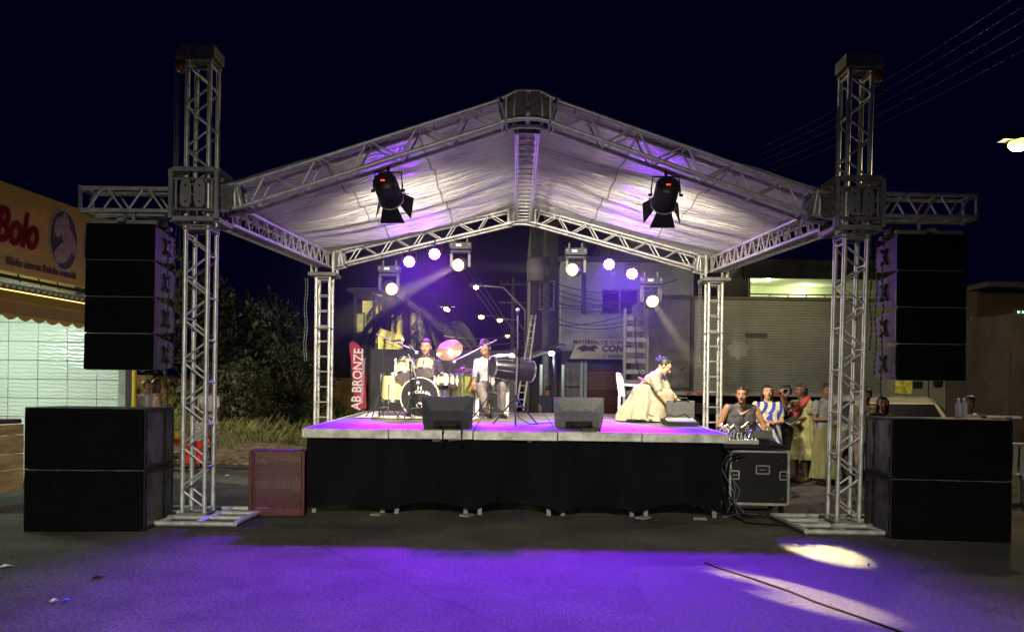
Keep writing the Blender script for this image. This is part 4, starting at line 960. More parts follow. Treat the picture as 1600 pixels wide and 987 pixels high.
MB().ball(at(1029.5, 563, Y) - loc, (.055, .05, .04), 12, 8).build('hair_bow', cloth('navy bow', (.02, .02, .10)), bw, smooth=True)

# --- the people right of the deck
def stand(px, py_feet, Y=None):
    b = (py_feet - 615) - (px - 800) * .01326; Y = Y or H * 1200 / b; p = at(px, py_feet, Y); return V((p.x, Y, 0))
def stance(loc, h, turn=0.0, lean=0.0, arms='down', sc=None):
    """upright joints for someone h metres tall, turned by `turn` radians (0 faces the camera)"""
    k = h / 1.72; M = rotz(turn)
    d = dict(pe=(0, 0, .93), nk=(0, .0, 1.43), hd=(0, -.02, 1.60), sl=(-.18, 0, 1.39), sr=(.18, 0, 1.39), kl=(-.09, -.01, .50), kr=(.09, -.01, .50), al=(-.10, .02, .10), ar=(.10, .02, .10), tl=(-.12, -.15, .035), tr=(.12, -.15, .035),
             el=(-.235, .03, 1.11), er=(.235, .03, 1.11), wl=(-.24, -.06, .88), wr=(.24, -.06, .88))
    if arms in ('fold', 'phone', 'hold'):
        d['wl'] = (-.03, -.24, 1.13); d['wr'] = (.05, -.22, 1.10); d['el'] = (-.24, -.03, 1.12); d['er'] = (.24, -.03, 1.12)
    if arms == 'up': d['wl'] = (-.10, -.30, 1.38); d['el'] = (-.22, -.18, 1.17); d['wr'] = (.02, -.26, 1.06)
    return {a: V(loc) + M @ (V(b) * k) for a, b in d.items()}, k
TANK = cloth('grey tank top', (.075, .07, .075), .12)
l1 = stand(1157, 700, 10.9); J, k = stance(l1, 1.66, R(14), arms='down')
J['nk'] += V((-.03, -.10, -.03)); J['hd'] += V((-.05, -.17, -.05)); J['sl'] += V((-.02, -.08, -.02)); J['sr'] += V((-.02, -.08, -.02)); J['wl'] = l1 + V((-.12, -.35, .90)); J['el'] = l1 + V((-.33, -.08, 1.06)); J['wr'] = l1 + V((.16, -.38, .92)); J['er'] = l1 + V((.30, -.10, 1.06)); J['sl'] += V((-.04, 0, -.01)); J['sr'] += V((.04, 0, -.01))
mt = person(l1, J, (-.45, -1, -.12), 'heavy man in a grey tank top with white tick emblem, behind the mixing desk', 'brown', 'short', TANK, 'none', cloth('dark trousers', (.03, .03, .035)), bulk=1.35, sc=k, vox=.009)
sw = MB(); pts = [(-.09, .0), (-.105, .03), (-.098, .055), (-.08, .035), (-.06, .012), (-.03, .010), (.10, .062), (-.02, -.016), (-.055, -.026), (-.08, -.020)]
sw.prism(pts, 'y', .01); so = sw.build('emblem', mat('pale print', (.75, .75, .62), .6, col2=(.65, .18, .12), vs=5), mt, loc=(.0, -.182, 1.245), rot=(0, 0, R(14)))
l2 = stand(1197, 745, 12.4); J, k = stance(l2, 1.66, R(-12), arms='hold')
SWIRL = bpy.data.materials.new('blue and cream swirl print'); SWIRL.use_nodes = True
nt = SWIRL.node_tree; wv = nt.nodes.new('ShaderNodeTexWave'); wv.inputs['Scale'].default_value = 1.7; wv.inputs['Distortion'].default_value = 17; wv.inputs['Detail'].default_value = .6; wv.inputs['Detail Scale'].default_value = 1.2
tcn = nt.nodes.new('ShaderNodeTexCoord'); nt.links.new(tcn.outputs['Object'], wv.inputs['Vector']); rp = nt.nodes.new('ShaderNodeValToRGB'); rp.color_ramp.interpolation = 'CONSTANT'
rp.color_ramp.elements[0].color = (.55, .52, .36, 1); rp.color_ramp.elements[1].position = .55; rp.color_ramp.elements[1].color = (.03, .05, .35, 1)
nt.links.new(wv.outputs['Fac'], rp.inputs[0]); nt.links.new(rp.outputs[0], nt.nodes['Principled BSDF'].inputs['Base Color']); nt.nodes['Principled BSDF'].inputs['Roughness'].default_value = .8
def gown(c, top, hem, r0, r1, wav=.05, flare=None):
    n = 7; out = []
    for i in range(n + 1):
        u = i / n; z = top + (hem - top) * u; r = r0 + (r1 - r0) * u ** .8 + (.05 if flare and u > .8 else 0)
        out.append((V(c) + V((0, 0, z)), r, r * .78, wav * u))
    return out
person(l2, J, (-.1, -1, .02), 'woman in a loose cream dress with blue swirls, standing before the truck', 'tan', 'long', SWIRL, 'short', None, dress=SWIRL, sc=k, vox=.010, dress_rings=gown(l2, 1.2, .42, .19, .26))
l3 = stand(1250, 752); J, k = stance(l3, 1.70, R(-62), arms='up')
YEL = cloth('pale yellow print dress', (.50, .47, .22), .1, 14, col2=(.20, .20, .07))
J['wl'] = at(1222, 622, l3.y - .25); J['el'] = at(1229, 647, l3.y - .2); J['wr'] = at(1240, 656, l3.y - .36); J['er'] = at(1265, 652, l3.y - .12)
yw = person(l3, J, (-.92, -.30, 0), 'woman in a pale yellow print dress with a red scarf and a book in hand', 'dark', 'long', YEL, 'short', None, dress=YEL, sc=k, vox=.009, shoes=cloth('tan sandals', (.3, .18, .1)), bulk=1.1, dress_rings=gown(l3, 1.16, .40, .21, .27, .05, True))
sc_ = MB().path([V((.09, -.08, 1.46)), V((.02, -.16, 1.42)), V((-.09, -.18, 1.33)), V((-.15, -.17, 1.22)), V((-.16, -.16, 1.13))], lambda q: .05 + .02 * q, 10); _u = MB().grid(lambda u, v: V((-.17 + .30 * u, -.17 - .03 * math.sin(PI * u) - .01 * math.sin(u * 20), 1.42 - .22 * v - .05 * math.sin(PI * u) + .06 * u)), 20, 8); sc_ = sc_.build('scarf', mat('red patterned scarf', (.55, .02, .04), .8, col2=(.35, .12, .12), vs=28, bump=.4), yw, smooth=True, fixn=False)
sm = sc_.modifiers.new('t', 'SOLIDIFY'); sm.thickness = .02
bk = thing('book', at(1237, 657, l3.y - .42), 'thick closed book in the hand of the woman in yellow', 'book', rot=(R(20), R(-25), R(20)))
MB().box((0, 0, 0), (.19, .13, .04), bev=.004).build('pages', mat('page edges', (.5, .48, .4), .8), bk); MB().box((0, 0, .022), (.20, .135, .006)).box((0, 0, -.022), (.20, .135, .006)).build('cover', mat('dark cover', (.03, .03, .03), .5), bk)
# videographer half hidden behind her
l4 = stand(1222, 738, 13.4); J, k = stance(l4, 1.66, R(20), arms='up')
person(l4, J, (-.5, -1, 0), 'dark clothed camera operator half hidden behind the woman in yellow', 'brown', 'short', cloth('black jersey', (.015, .015, .017)), 'long', cloth('dark trousers', (.03, .03, .035)), sc=k, vox=.012)
cmr = thing('video_camera', at(1231, 611, 12.9), 'black handheld video camera with a round grey lens', 'camera', rz=R(-30))
MB().box((0, 0, 0), (.11, .2, .12), bev=.015).box((0, .02, .10), (.04, .14, .03), bev=.01).box((0, .1, .06), (.05, .05, .06)).build('camera_body', BLKMET, cmr)
MB().lathe([(.05, .0), (.055, .10), (.045, .10), (.04, .02)], 18, Matrix.Rotation(PI / 2, 3, 'X')).build('lens', mat('grey lens', (.35, .35, .37), .25, .5), cmr, loc=(0, -.1, -.01), auto=True)
# behind the right tower
l5 = stand(1290, 735, 13.0); J, k = stance(l5, 1.70, R(10), arms='fold')
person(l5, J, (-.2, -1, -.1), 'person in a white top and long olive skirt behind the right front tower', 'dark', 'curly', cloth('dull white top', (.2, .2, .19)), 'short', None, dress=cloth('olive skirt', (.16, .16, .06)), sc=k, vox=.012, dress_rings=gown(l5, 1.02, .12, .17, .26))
l6 = stand(1352, 745, 11.8); J, k = stance(l6, 1.62, R(-20), arms='fold')
person(l6, J, (-.4, -1, -.25), 'person in a leopard print outfit behind the right tower and the speaker stack', 'dark', 'curly', cloth('leopard print', (.35, .27, .18), .1, 26, col2=(.02, .015, .01)), 'short', cloth('leopard print', (.3, .2, .1)), sc=k, vox=.012)
l7 = V((5.40, 11.2, 0)); J, k = stance(l7, 1.50, R(10), arms='down')
person(l7, J, (-.2, -1, 0), 'woman in a black top with bare throat just behind the right speaker stack', 'brown', 'long', cloth('black jersey', (.015, .015, .017)), 'short', cloth('dark trousers', (.03, .03, .035)), sc=k, vox=.012)
l8 = V((6.55, 11.0, 0)); J, k = stance(l8, 1.52, R(-8), arms='down')
wp = person(l8, J, (-.1, -1, -.05), 'person in dark top with white collar behind the right end of the stack', 'dark', 'curly', cloth('black jersey', (.015, .015, .017)), 'long', cloth('dark trousers', (.03, .03, .035)), sc=k, vox=.012)
MB().lathe([(.075, 0), (.10, -.03), (.105, -.035), (.08, .01)], 20).build('collar', PLASTW, wp, loc=(0, -.02, 1.27), smooth=True)
# dark figure far up the street
l9 = V((.98, 21.0, 0)); J, k = stance(l9, 1.72, R(180))
person(l9, J, (0, 1, 0), 'dark clothed person standing far up the street right of the microphone stand', 'dark', 'short', cloth('navy dress', (.02, .02, .05)), 'short', cloth('navy dress', (.02, .02, .05)), sc=k, vox=.02)
# --- the people left, between the bass bins and the tower
m1 = stand(228, 725, 14.2); J, k = stance(m1, 1.62, R(50), arms='fold')
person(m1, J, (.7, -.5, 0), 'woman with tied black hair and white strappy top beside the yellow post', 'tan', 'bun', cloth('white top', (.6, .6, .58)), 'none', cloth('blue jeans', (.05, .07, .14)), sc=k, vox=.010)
m2 = stand(243, 725, 14.9); J, k = stance(m2, 1.66, R(120), arms='fold')
person(m2, J, (.3, .8, 0), 'long haired person standing behind the woman in the strappy top', 'brown', 'long', cloth('faded rose top', (.35, .15, .13)), 'short', cloth('dark trousers', (.03, .03, .035)), sc=k, vox=.012, hairm=mat('brown hair', (.08, .035, .02), .5))
m3 = stand(325, 720, 14.6); J, k = stance(m3, 1.62, R(-20), arms='fold')
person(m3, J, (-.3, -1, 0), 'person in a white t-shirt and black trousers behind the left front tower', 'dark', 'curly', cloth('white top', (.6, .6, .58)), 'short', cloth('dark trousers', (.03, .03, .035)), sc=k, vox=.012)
m4 = stand(311, 725, 13.9); s_ = .72
Jc = {k_: m4 + V(v) * 1 for k_, v in dict(pe=(0, .1, .50), nk=(0, .05, .88), hd=(0, 0, 1.02), sl=(-.13, .04, .85), sr=(.13, .04, .85), el=(-.18, 0, .64), er=(.18, 0, .64), wl=(-.12, -.18, .56), wr=(.12, -.18, .56), kl=(-.1, -.26, .48), kr=(.1, -.26, .48), al=(-.1, -.28, .14), ar=(.1, -.28, .14), tl=(-.11, -.40, .09), tr=(.11, -.40, .09)).items()}
person(m4, Jc, (-.2, -1, -.05), 'seated child in a white vest and bright red shorts behind the left tower', 'dark', 'short', cloth('white top', (.6, .6, .58)), 'none', cloth('bright red cloth', (.75, .04, .02)), sc=.74, vox=.010)

# ================================================================== LEFT: CAKE SHOP
YSIGN = mat('yellow sign sheet', (.80, .55, .06), .55, var=.08); REDP = mat('dark red print', (.30, .012, .012), .7, spec=.1); BRN = mat('brown print', (.16, .05, .02), .5)
def sx(y): return -7.93 + .114 * y
SA = math.atan(.114)                       # the shop front leans a little from the street line
Ms = Matrix((V((.1133, .9936, 0)), V((0, 0, 1)), V((.9936, -.1133, 0)))).transposed()     # x along the front, y up, z out to the street
rs = Ms.to_euler()
sg = thing('shop_sign', (sx(7.6), 7.6, 3.0), 'yellow shop sign with a red script word and round cake pictures', 'sign')
def SP(x, z, o=0): return Ms @ V((x, z, o))
Ls = 5.2
MB().box((0, 0, 0), (.06, Ls, 1.17)).build('sign_panel', YSIGN, sg, loc=SP(Ls / 2, .60, -.03), rot=(0, 0, -SA))
fb = MB()
for i in range(14): fb.tube(SP(.2 + i * .38, .0, .0), SP(.2 + i * .38, -.10, .04), .012, 6)
fb.tube(SP(0, -.06, .03), SP(Ls, -.06, .03), .025, 8); fb.build('frame_tube', BLKMET, sg)
YS = lambda px: None
def along(px):                              # where the column px of the photo meets the sign plane
    a = (px - 800 - 2.5) / 1200.0; return ((-7.93) / (a - .114) - 7.6) / .9936
text('Bolo', .66, REDP, sg, SP(along(24), .60, .012), rs, shear=.3, off=.022, align='CENTER', sx=.62)
text('Minha eterna Rainha Iolanda', .150, BRN, sg, SP(along(66), .155, .012), rs, shear=.2, off=.004, sx=.80)
def disc(px, zc, rx, rz_):
    c = along(px); t_ = []
    for rr, m, o, nm in ((1.0, mat('white ring', (.7, .68, .62), .5), .006, 'picture_ring'), (.93, mat('dark plate picture', (.10, .035, .02), .5, var=.6, vs=5), .012, 'picture_disc')):
        MB().prism([(rx * rr * math.cos(2 * PI * i / 36), rz_ * rr * math.sin(2 * PI * i / 36)) for i in range(36)], 'z', .008).build(nm, m, sg, loc=SP(c, zc, o), rot=rs)
    return c
c = disc(98, .64, .30, .46)
BREAD = mat('pale pastry picture', (.50, .36, .22), .5, var=.25, vs=7)
for x, z, a, b_, an in ((-.12, .17, .09, .16, 20), (.02, .17, .085, .24, -3), (.14, .00, .09, .22, -28), (-.05, -.20, .13, .20, 50), (.07, -.06, .07, .15, -15)):
    MB().prism([(a * math.cos(2 * PI * i / 20), b_ * math.sin(2 * PI * i / 20)) for i in range(20)], 'z', .006 + .002 * abs(an) / 10).build('pastry_picture', BREAD, sg, loc=SP(c + x, .64 + z, .018), rot=(Ms @ Matrix.Rotation(R(-an), 3, 'Z')).to_euler())
disc(146, .60, .26, .44)
# awning
AWN = bpy.data.materials.new('yellow striped awning'); AWN.use_nodes = True; nt = AWN.node_tree
tcn = nt.nodes.new('ShaderNodeTexCoord'); sp_ = nt.nodes.new('ShaderNodeSeparateXYZ'); nt.links.new(tcn.outputs['Object'], sp_.inputs[0])
mm = nt.nodes.new('ShaderNodeMath'); mm.operation = 'FRACT'; m2_ = nt.nodes.new('ShaderNodeMath'); m2_.operation = 'MULTIPLY'; m2_.inputs[1].default_value = 3.1; nt.links.new(sp_.outputs[2], m2_.inputs[0]); nt.links.new(m2_.outputs[0], mm.inputs[0])
rp = nt.nodes.new('ShaderNodeValToRGB'); rp.color_ramp.elements[0].color = (.44, .30, .03, 1); rp.color_ramp.elements[1].color = (.72, .52, .05, 1); rp.color_ramp.elements[0].position = .45; rp.color_ramp.elements[1].position = .55
nt.links.new(mm.outputs[0], rp.inputs[0]); nt.links.new(rp.outputs[0], nt.nodes['Principled BSDF'].inputs['Base Color']); nt.nodes['Principled BSDF'].inputs['Roughness'].default_value = .7
aw = thing('awning', (sx(7.6), 7.6, 2.4), 'yellow striped awning with a scalloped valance under the shop sign', 'awning')
def awn(u, v):                              # v 0..1 slope, out and down
    x = Ls * u; return SP(x, .44 - .26 * v, .02 + .40 * v)
MB().grid(awn, 40, 4).build('awning_slope', AWN, aw, fixn=False)
n = 20; P = []; F = []
vb = MB()
for i in range(n):
    x0, x1 = Ls * i / n, Ls * (i + 1) / n; pts = [SP(x0, .18, .42), SP(x1, .18, .42)] + [SP(x1 - (x1 - x0) * (j / 6), -.02 - .055 * math.sin(PI * j / 6), .42 + .01 * math.sin(i)) for j in range(7)]
    vb.add(pts, [tuple(range(len(pts)))])
vo = vb.build('valance', AWN, aw, fixn=False); mm_ = vo.modifiers.new('t', 'SOLIDIFY'); mm_.thickness = .006
cor = MB()
for i in range(46): cor.tube(SP(.05 + i * .113, .45, .0), SP(.05 + i * .113, .40, .12), .03, 7)
cor.build('corrugated_edge', mat('translucent sheet edge', (.5, .5, .45), .5), aw)
MB().tube(SP(0, .33, .17), SP(Ls, .33, .17), .018, 8).build('rope_light', mat('lit yellow strip', (1, .8, .1), emit=(1, .80, .25), es=2.2), aw)
# tiled end wall inside the shop
TILE = mat('glazed white wave tile', (.62, .64, .61), .16, spec=.5)
nt = TILE.node_tree; wv = nt.nodes.new('ShaderNodeTexWave'); wv.bands_direction = 'Z'; wv.inputs['Scale'].default_value = 5; wv.inputs['Distortion'].default_value = 5.0; wv.inputs['Detail'].default_value = 1; wv.inputs['Detail Scale'].default_value = 1.3
tcn = nt.nodes.new('ShaderNodeTexCoord'); nt.links.new(tcn.outputs['Object'], wv.inputs['Vector']); bp = nt.nodes.new('ShaderNodeBump'); bp.inputs['Strength'].default_value = .25; bp.inputs['Distance'].default_value = .03
nt.links.new(wv.outputs['Fac'], bp.inputs['Height']); nt.links.new(bp.outputs[0], nt.nodes['Principled BSDF'].inputs['Normal'])
PLA = mat('grey render', (.30, .30, .28), .85, var=.2)
shp = thing('shop_building', (-8.6, 12.6, 0), 'small cake shop with a white tiled end wall', 'shop')
def rel(x, y, z): return V((x + 8.6, y - 12.6, z))
MB().box(rel(-8.55, 13.10, 1.6), (4.1, .12, 3.2)).build('end_wall', mat('tile grout', (.10, .14, .11), .9), shp)
tm = MB().box((0, 0, 0), (.494, .012, .309), bev=.002).mesh('tile', TILE)
xe = at(197, 560, 13.0).x
for i in range(8):
    for j in range(9):
        c = at(197 - 23 - 46 * i, 515.6 + 14.7 + 29.35 * (j - 1), 13.0); o = put('tile', tm, shp, rel(xe - .252 - .502 * i, 13.03 - .002 * random.random(), 2.73 - .319 * j)); o.rotation_euler = (random.uniform(-.002, .002), 0, 0)
MB().box(rel(xe + .06, 12.9, 1.7), (.12, .3, 3.4)).build('corner_pillar', PLA, shp)
MB().box(rel(-8.6, 9.7, 3.12), (2.4, 6.6, .14)).build('ceiling', mat('white ceiling', (.7, .7, .68), .8), shp)
MB().box(rel(-9.9, 9.5, 1.6), (.12, 7.0, 3.2)).build('side_wall', mat('cream wall paint', (.6, .58, .5), .8), shp)
MB().box(rel(-8.9, 9.6, 4.3), (2.0, 6.8, .1)).build('roof', PLA, shp)
TUBE = mat('lit fluorescent tube', (1, 1, 1), emit=(.80, 1.0, .84), es=6)
for y in (9.3, 11.3):
    t = thing('tube_light', (-8.3 if y > 10 else -7.75, y, 3.0), 'lit fluorescent tube under the shop ceiling, %s' % ('nearer the street camera' if y < 10 else 'beside the tiled wall'), 'ceiling lamp')
    MB().tube((-.5, 0, 0), (.5, 0, 0), .016, 8).build('tube', TUBE, t); MB().box((0, 0, .035), (1.1, .06, .03)).build('fitting', PLASTW, t)
    l = lamp('tube_glow', 'AREA', (0, 0, -.03), 82, (.74, 1.0, .80), t, size=1.0); l.data.shape = 'RECTANGLE'; l.data.size_y = .12; l.rotation_euler = (R(18) if y > 10 else 0, R(-10), 0)
yp = MB().tube((at(210, 600, 12.7).x, 12.7, 0), (at(210, 600, 12.7).x, 12.7, 3.4), .035, 12).build('yellow_post', mat('yellow post paint', (.65, .45, .02), .5)); tag(yp, 'yellow steel post beside the tiled shop wall', 'post')
# wooden crate wall at the kerb
WOOD = mat('knotty pine', (.60, .43, .15), .85, spec=.2, var=.3, vs=3, stretch=(.6, 1, 5), bump=.15, bs=20)
pc = thing('wooden_crate', (-7.35, 9.15, 0.14), 'big wooden plank crate on the sidewalk behind the left bass bins', 'crate', rz=R(-5))
zz = 0
for i, hh in enumerate((.09, .19, .20, .24, .14)):
    MB().box((random.uniform(-.004, .004), -.012 * (i % 2), zz + hh / 2), (1.9, .03, hh - .008), bev=.003).build('plank', WOOD, pc); 
    MB().box((.95 + .004 * (i % 2), .45, zz + hh / 2), (.03, .86, hh - .008), bev=.003).build('plank', WOOD, pc); zz += hh
MB().box((0, -.035, .03), (1.9, .04, .05)).build('batten', WOOD, pc)
MB().box((0, .43, zz + .035), (1.88, .9, .06), bev=.01).build('lid', mat('dark red lid', (.12, .03, .025), .6), pc)
# orange wall, trees beyond the verge
OW = mat('ochre painted wall', (.34, .22, .08), .9, var=.45, vs=1.5, bump=.2)
wl = thing('ochre_wall', (-10, 29.5, 0), 'stained ochre boundary wall beyond the grass verge', 'wall')
MB().box((0, 0, 1.0), (20, .2, 2.0)).build('wall_panel', OW, wl)
for i in range(9): MB().box((-9.5 + i * 2.3, -.14, 1.03), (.25, .1, 2.06)).build('pier', OW, wl)
LEAF = mat('dark leaf', (.013, .019, .008), .7, var=.6, vs=2); BARK = mat('bark', (.07, .05, .035), .9, var=.3)
LEAFL = mat('olive leaf', (.035, .042, .015), .7, var=.5, vs=2)
def tree(x, y, h, r, label, lm=LEAF, n=1500, z0=None, ls=.16, cat='tree'):
    t = thing('leafy_tree', (x, y, 0), label, cat); z0 = h * .35 if z0 is None else z0
    tr = MB(); tr.path([V((0, 0, 0)), V((.05, .02, h * .3)), V((-.06, .05, h * .55)), V((.05, 0, h * .8))], lambda q: .16 * (1 - .75 * q) * h / 6, 8)
    cl = []
    for i in range(14):
        a = random.uniform(0, 2 * PI); q = random.random() ** .5; cz = random.uniform(z0 + r * .2, h - r * .25); e = r * q * (1 - .55 * ((cz - z0) / (h - z0)))
        c = V((e * math.cos(a), e * math.sin(a), cz)); cl.append((c, random.uniform(.30, .5) * r)); tr.path([V((0, 0, h * .35)), c * .5 + V((0, 0, h * .2)), c], lambda q: .05 * (1 - .8 * q), 5)
    tr.build('trunk', BARK, t)
    m = MB()
    for i in range(n):
        c, rr = random.choice(cl); d = V((random.gauss(0, 1), random.gauss(0, 1), random.gauss(0, .8))).normalized() * rr * random.uniform(.55, 1.05); p = c + d
        u = V((random.gauss(0, 1), random.gauss(0, 1), random.gauss(0, 1))).normalized(); v = u.cross(d).normalized(); s = ls * random.uniform(.6, 1.3)
        m.add([p - u * s, p + v * s * .45, p + u * s, p - v * s * .45], [(0, 1, 2, 3)])
    m.build('crown', lm, t, fixn=False)
for i, (x, y, h, r, lm, lab) in enumerate(((-12.2, 24, 6.2, 2.6, LEAF, 'tall dark tree beyond the verge, left of the left front tower'), (-9.8, 26, 5.2, 2.3, LEAF, 'dark tree right behind the left front tower'), (-7.6, 25, 4.2, 1.9, LEAF, 'lower dark tree between the left towers'),
                        (-8.7, 22.5, 2.6, 1.2, LEAFL, 'olive bush on the verge behind the left front tower'), (-6.3, 22.6, 2.9, 1.3, LEAF, 'dark bush at the right end of the verge'), (-7.4, 21.5, 2.2, 1.1, LEAFL, 'olive bush in the middle of the verge'), (-15, 27, 6.5, 3, LEAF, 'dark tree behind the cake shop'))):
    tree(x, y, h, r, lab, lm, 3200 if h > 4 else 2400, z0=None if h > 3 else .1, ls=.12 if h > 3 else .075)
# red bench table with a yellow pot by the children
t = thing('red_table', at(278, 705, 14.0) * 1 - V((0, 0, at(278, 705, 14.0).z)), 'low red folding table behind the left bass bins', 'table')
MB().box((0, 0, .52), (.9, .5, .04), bev=.01).build('table_top', mat('red plastic', (.5, .04, .03), .4), t)
for x in (-.38, .38):
    for y in (-.2, .2): MB().tube((x, y, 0), (x * .9, y, .5), .014, 8).build('leg', mat('red plastic', (.5, .04, .03)), t)
o = MB().lathe([(.02, 0), (.12, .01), (.15, .08), (.13, .15), (.02, .2)], 18).build('yellow_bowl', mat('yellow plastic', (.6, .5, .02), .35), loc=at(274, 672, 14.0), smooth=True); o.location.z = .545; tag(o, 'yellow covered bowl on the low red table', 'bowl')

# ================================================================== BACKGROUND STREET
DARKW = mat('dark plaster', (.06, .06, .07), .9, var=.4, vs=.7, bump=.2)
BLUEW = mat('pale blue grey plaster', (.30, .33, .34), .9, var=.3, vs=.6, bump=.2)
GLS = mat('dark glass', (.01, .01, .02), .15); YGL = mat('self glowing yellow green wall', (.7, .65, .2), .8, emit=(.75, .70, .22), es=.32, var=.2)  # yellow green walls glow by themselves in place of veranda lamplight
def block(name, x0, x1, y, dep, z1, m, label, cat='building', z0=0.0):
    t = thing(name, ((x0 + x1) / 2, y, 0), label, cat); MB().box((0, dep / 2, (z0 + z1) / 2), (x1 - x0, dep, z1 - z0)).build('wall', m, t); return t
def window(t, x, z, w, h, m=GLS, bars=2, y=0.0, frame=ALUD):
    f = MB()
    for s in (-1, 1): f.box((x + s * w / 2, y - .03, z), (.07, .06, h + .07)); f.box((x, y - .03, z + s * h / 2), (w - .07, .055, .07))
    for i in range(1, bars): f.box((x - w / 2 + w * i / bars, y - .028, z), (.045, .05, h))
    fo = f.build('window', frame, t); MB().box((x, y - .012, z), (w, .02, h)).build('pane', m, fo); return fo
# builders' merchant, pale upper storey over a dark ground floor
t = block('corner_building', 1.62, 6.1, 26, 6, 6.0, BLUEW, 'pale blue grey two storey building behind the deck right of the peak', z0=2.95)
MB().box((0, 3.0, 1.475), (4.4, 5.9, 2.95)).build('ground_floor', DARKW, t)
cx = 3.86
window(t, at(968, 470, 26).x - cx, 4.62, 1.25, .85)
MB().tube((at(912, 450, 25.9).x - cx, -.1, 4.2), (at(912, 450, 25.9).x - cx, -.1, 6.6), .07, 8).build('drain_pipe', DARKW, t)
MB().box((0, -.15, 6.02), (4.7, .5, .12)).build('cornice', DARKW, t)
SHUT = mat('maroon roller shutter', (.09, .025, .03), .6, var=.25); SHUT2 = mat('ochre roller shutter band', (.16, .09, .03), .6, var=.2)
sx0 = at(942, 600, 25.9).x - cx
for i in range(26): MB().box((0, 0, 0), (1.25, .05, .082), bev=.015).build('slat', SHUT2 if 17 < i < 25 else SHUT, t, loc=(sx0, -.07, .06 + i * .09))
mdx = at(897, 600, 25.9).x - cx
for j in range(3): MB().box((mdx, -.05, .45 + j * .85), (.62, .06, .80), bev=.01).build('door_panel', mat('grey steel door', (.10, .10, .10), .6, var=.3), t)
for q in (mdx + .38, sx0 - .72): MB().box((q, -.08, 1.3), (.10, .14, 2.6)).build('door_jamb', BLUEW, t)
sgn = thing('shop_awning_sign', at(935, 545, 25.0), 'slanted cream banner sign with dark lettering over the roller shutter', 'sign')
CRS = mat('worn cream banner', (.42, .40, .28), .8, var=.2, vs=3)
MB().add([(-.66, 0, .33), (1.3, 0, .33), (1.3, -.25, -.34), (-.95, -.25, -.34), (-.66, .03, .33), (1.3, .03, .33), (1.3, -.22, -.34), (-.95, -.22, -.34)], [(0, 1, 2, 3), (7, 6, 5, 4), (0, 4, 5, 1), (3, 2, 6, 7), (0, 3, 7, 4), (1, 5, 6, 2)]).build('banner', CRS, sgn)
MB().add([(-.66, 0, .33), (-.95, -.25, -.34), (-.95, .4, -.30), (-.70, .4, .1)], [(0, 1, 2, 3)]).build('banner_end', DARKW, sgn)
DP = mat('dark sign print', (.03, .025, .03), .6); sr = (R(90 - 20), 0, 0)
text('MATERIAL DE CONSTRUÇÃO', .19, DP, sgn, V((.40, -.085, .21)), sr, align='CENTER', sx=.98, off=.004)
text('CONST', .30, DP, sgn, V((.58, -.145, .0)), sr, shear=.25, off=.012)
text('E  REFORMA', .13, DP, sgn, V((.50, -.235, -.25)), sr)
MB().prism([(-.62, -.02), (-.35, .13), (-.20, .06), (-.02, .13), (.10, .02), (-.05, -.02), (.02, -.10), (-.25, -.07), (-.5, -.12), (-.45, -.04)], 'y', .01).build('sign_logo', DP, sgn, loc=(-.12, -.155, .0), rot=(R(-20), 0, 0))
# dark house left of it with a sloping lean-to roof
t = block('dark_house', -.3 + .9, 1.60, 27.5, 6, 7.6, DARKW, 'dark narrow house with a lean-to roof left of the pale building')
MB().add([(-1.3, -3.6, 2.35), (.55, -3.6, 3.05), (.55, 0, 3.3), (-1.3, 0, 2.6), (-1.3, -3.6, 2.27), (.55, -3.6, 2.97), (.55, 0, 3.22), (-1.3, 0, 2.52)], [(0, 1, 2, 3), (7, 6, 5, 4), (0, 4, 5, 1), (0, 3, 7, 4), (1, 5, 6, 2)]).build('lean_to_roof', mat('dark corrugated', (.05, .05, .05), .7, var=.3), t)
for x in (-1.0, -.2, .5): MB().tube((x, -3.4, 0), (x, -3.4, 2.4), .05, 8).build('roof_post', BLUEW, t)
window(t, .1, 5.0, .5, 1.0)
t = block('far_house', -16, -5.0, 44, 8, 4.2, DARKW, 'long dark house far up the street behind the palm')
# two storey house left, yellow lamplight painted into its walls
YX0, YX1 = at(552, 500, 30).x, at(586, 500, 30).x
t = thing('lit_house', (YX0, 30, 0), 'two storey house with yellow lit verandas behind the drummer\'s side', 'building')
wd = YX1 - YX0
MB().box((wd / 2, 1.5, 1.7), (wd, 3, 3.4)).build('wall', mat('grey house wall', (.16, .16, .17), .9, var=.2), t)
MB().add([(wd, 0, 3.38), (wd + 1.15, 4.5, 3.38), (wd + 1.15, 4.7, 1.0), (wd, .2, 1.0)], [(0, 1, 2, 3)]).build('side_wall', DARKW, t)
for x in (.06, wd - .06): MB().box((x, .1, 4.35), (.12, .12, 1.95)).build('veranda_post', DARKW, t)
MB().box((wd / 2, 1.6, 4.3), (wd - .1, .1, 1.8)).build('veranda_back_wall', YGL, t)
MB().box((wd / 2 + .1, 1.2, 5.4), (wd + .5, 3.4, .14)).build('roof_slab', DARKW, t)
window(t, wd * .33, 4.15, .32, .75, YGL, 1); window(t, wd * .78, 4.1, .22, .7, YGL, 1)
MB().box((wd * .5, -.03, 3.55), (wd, .05, .45)).build('parapet', DARKW, t)
for i in range(6):
    u = i / 5; MB().box((wd + .1 + 1.0 * u, .4 + 4.0 * u, 4.3), (.09, .09, 1.9)).build('veranda_post', DARKW, t)
lw = MB().add([(wd + .35, 1.8, 3.4), (wd + 1.3, 5.2, 3.4), (wd + 1.3, 5.2, 5.3), (wd + .35, 1.8, 5.3)], [(0, 1, 2, 3)]).build('glowing_side_wall', YGL, t)
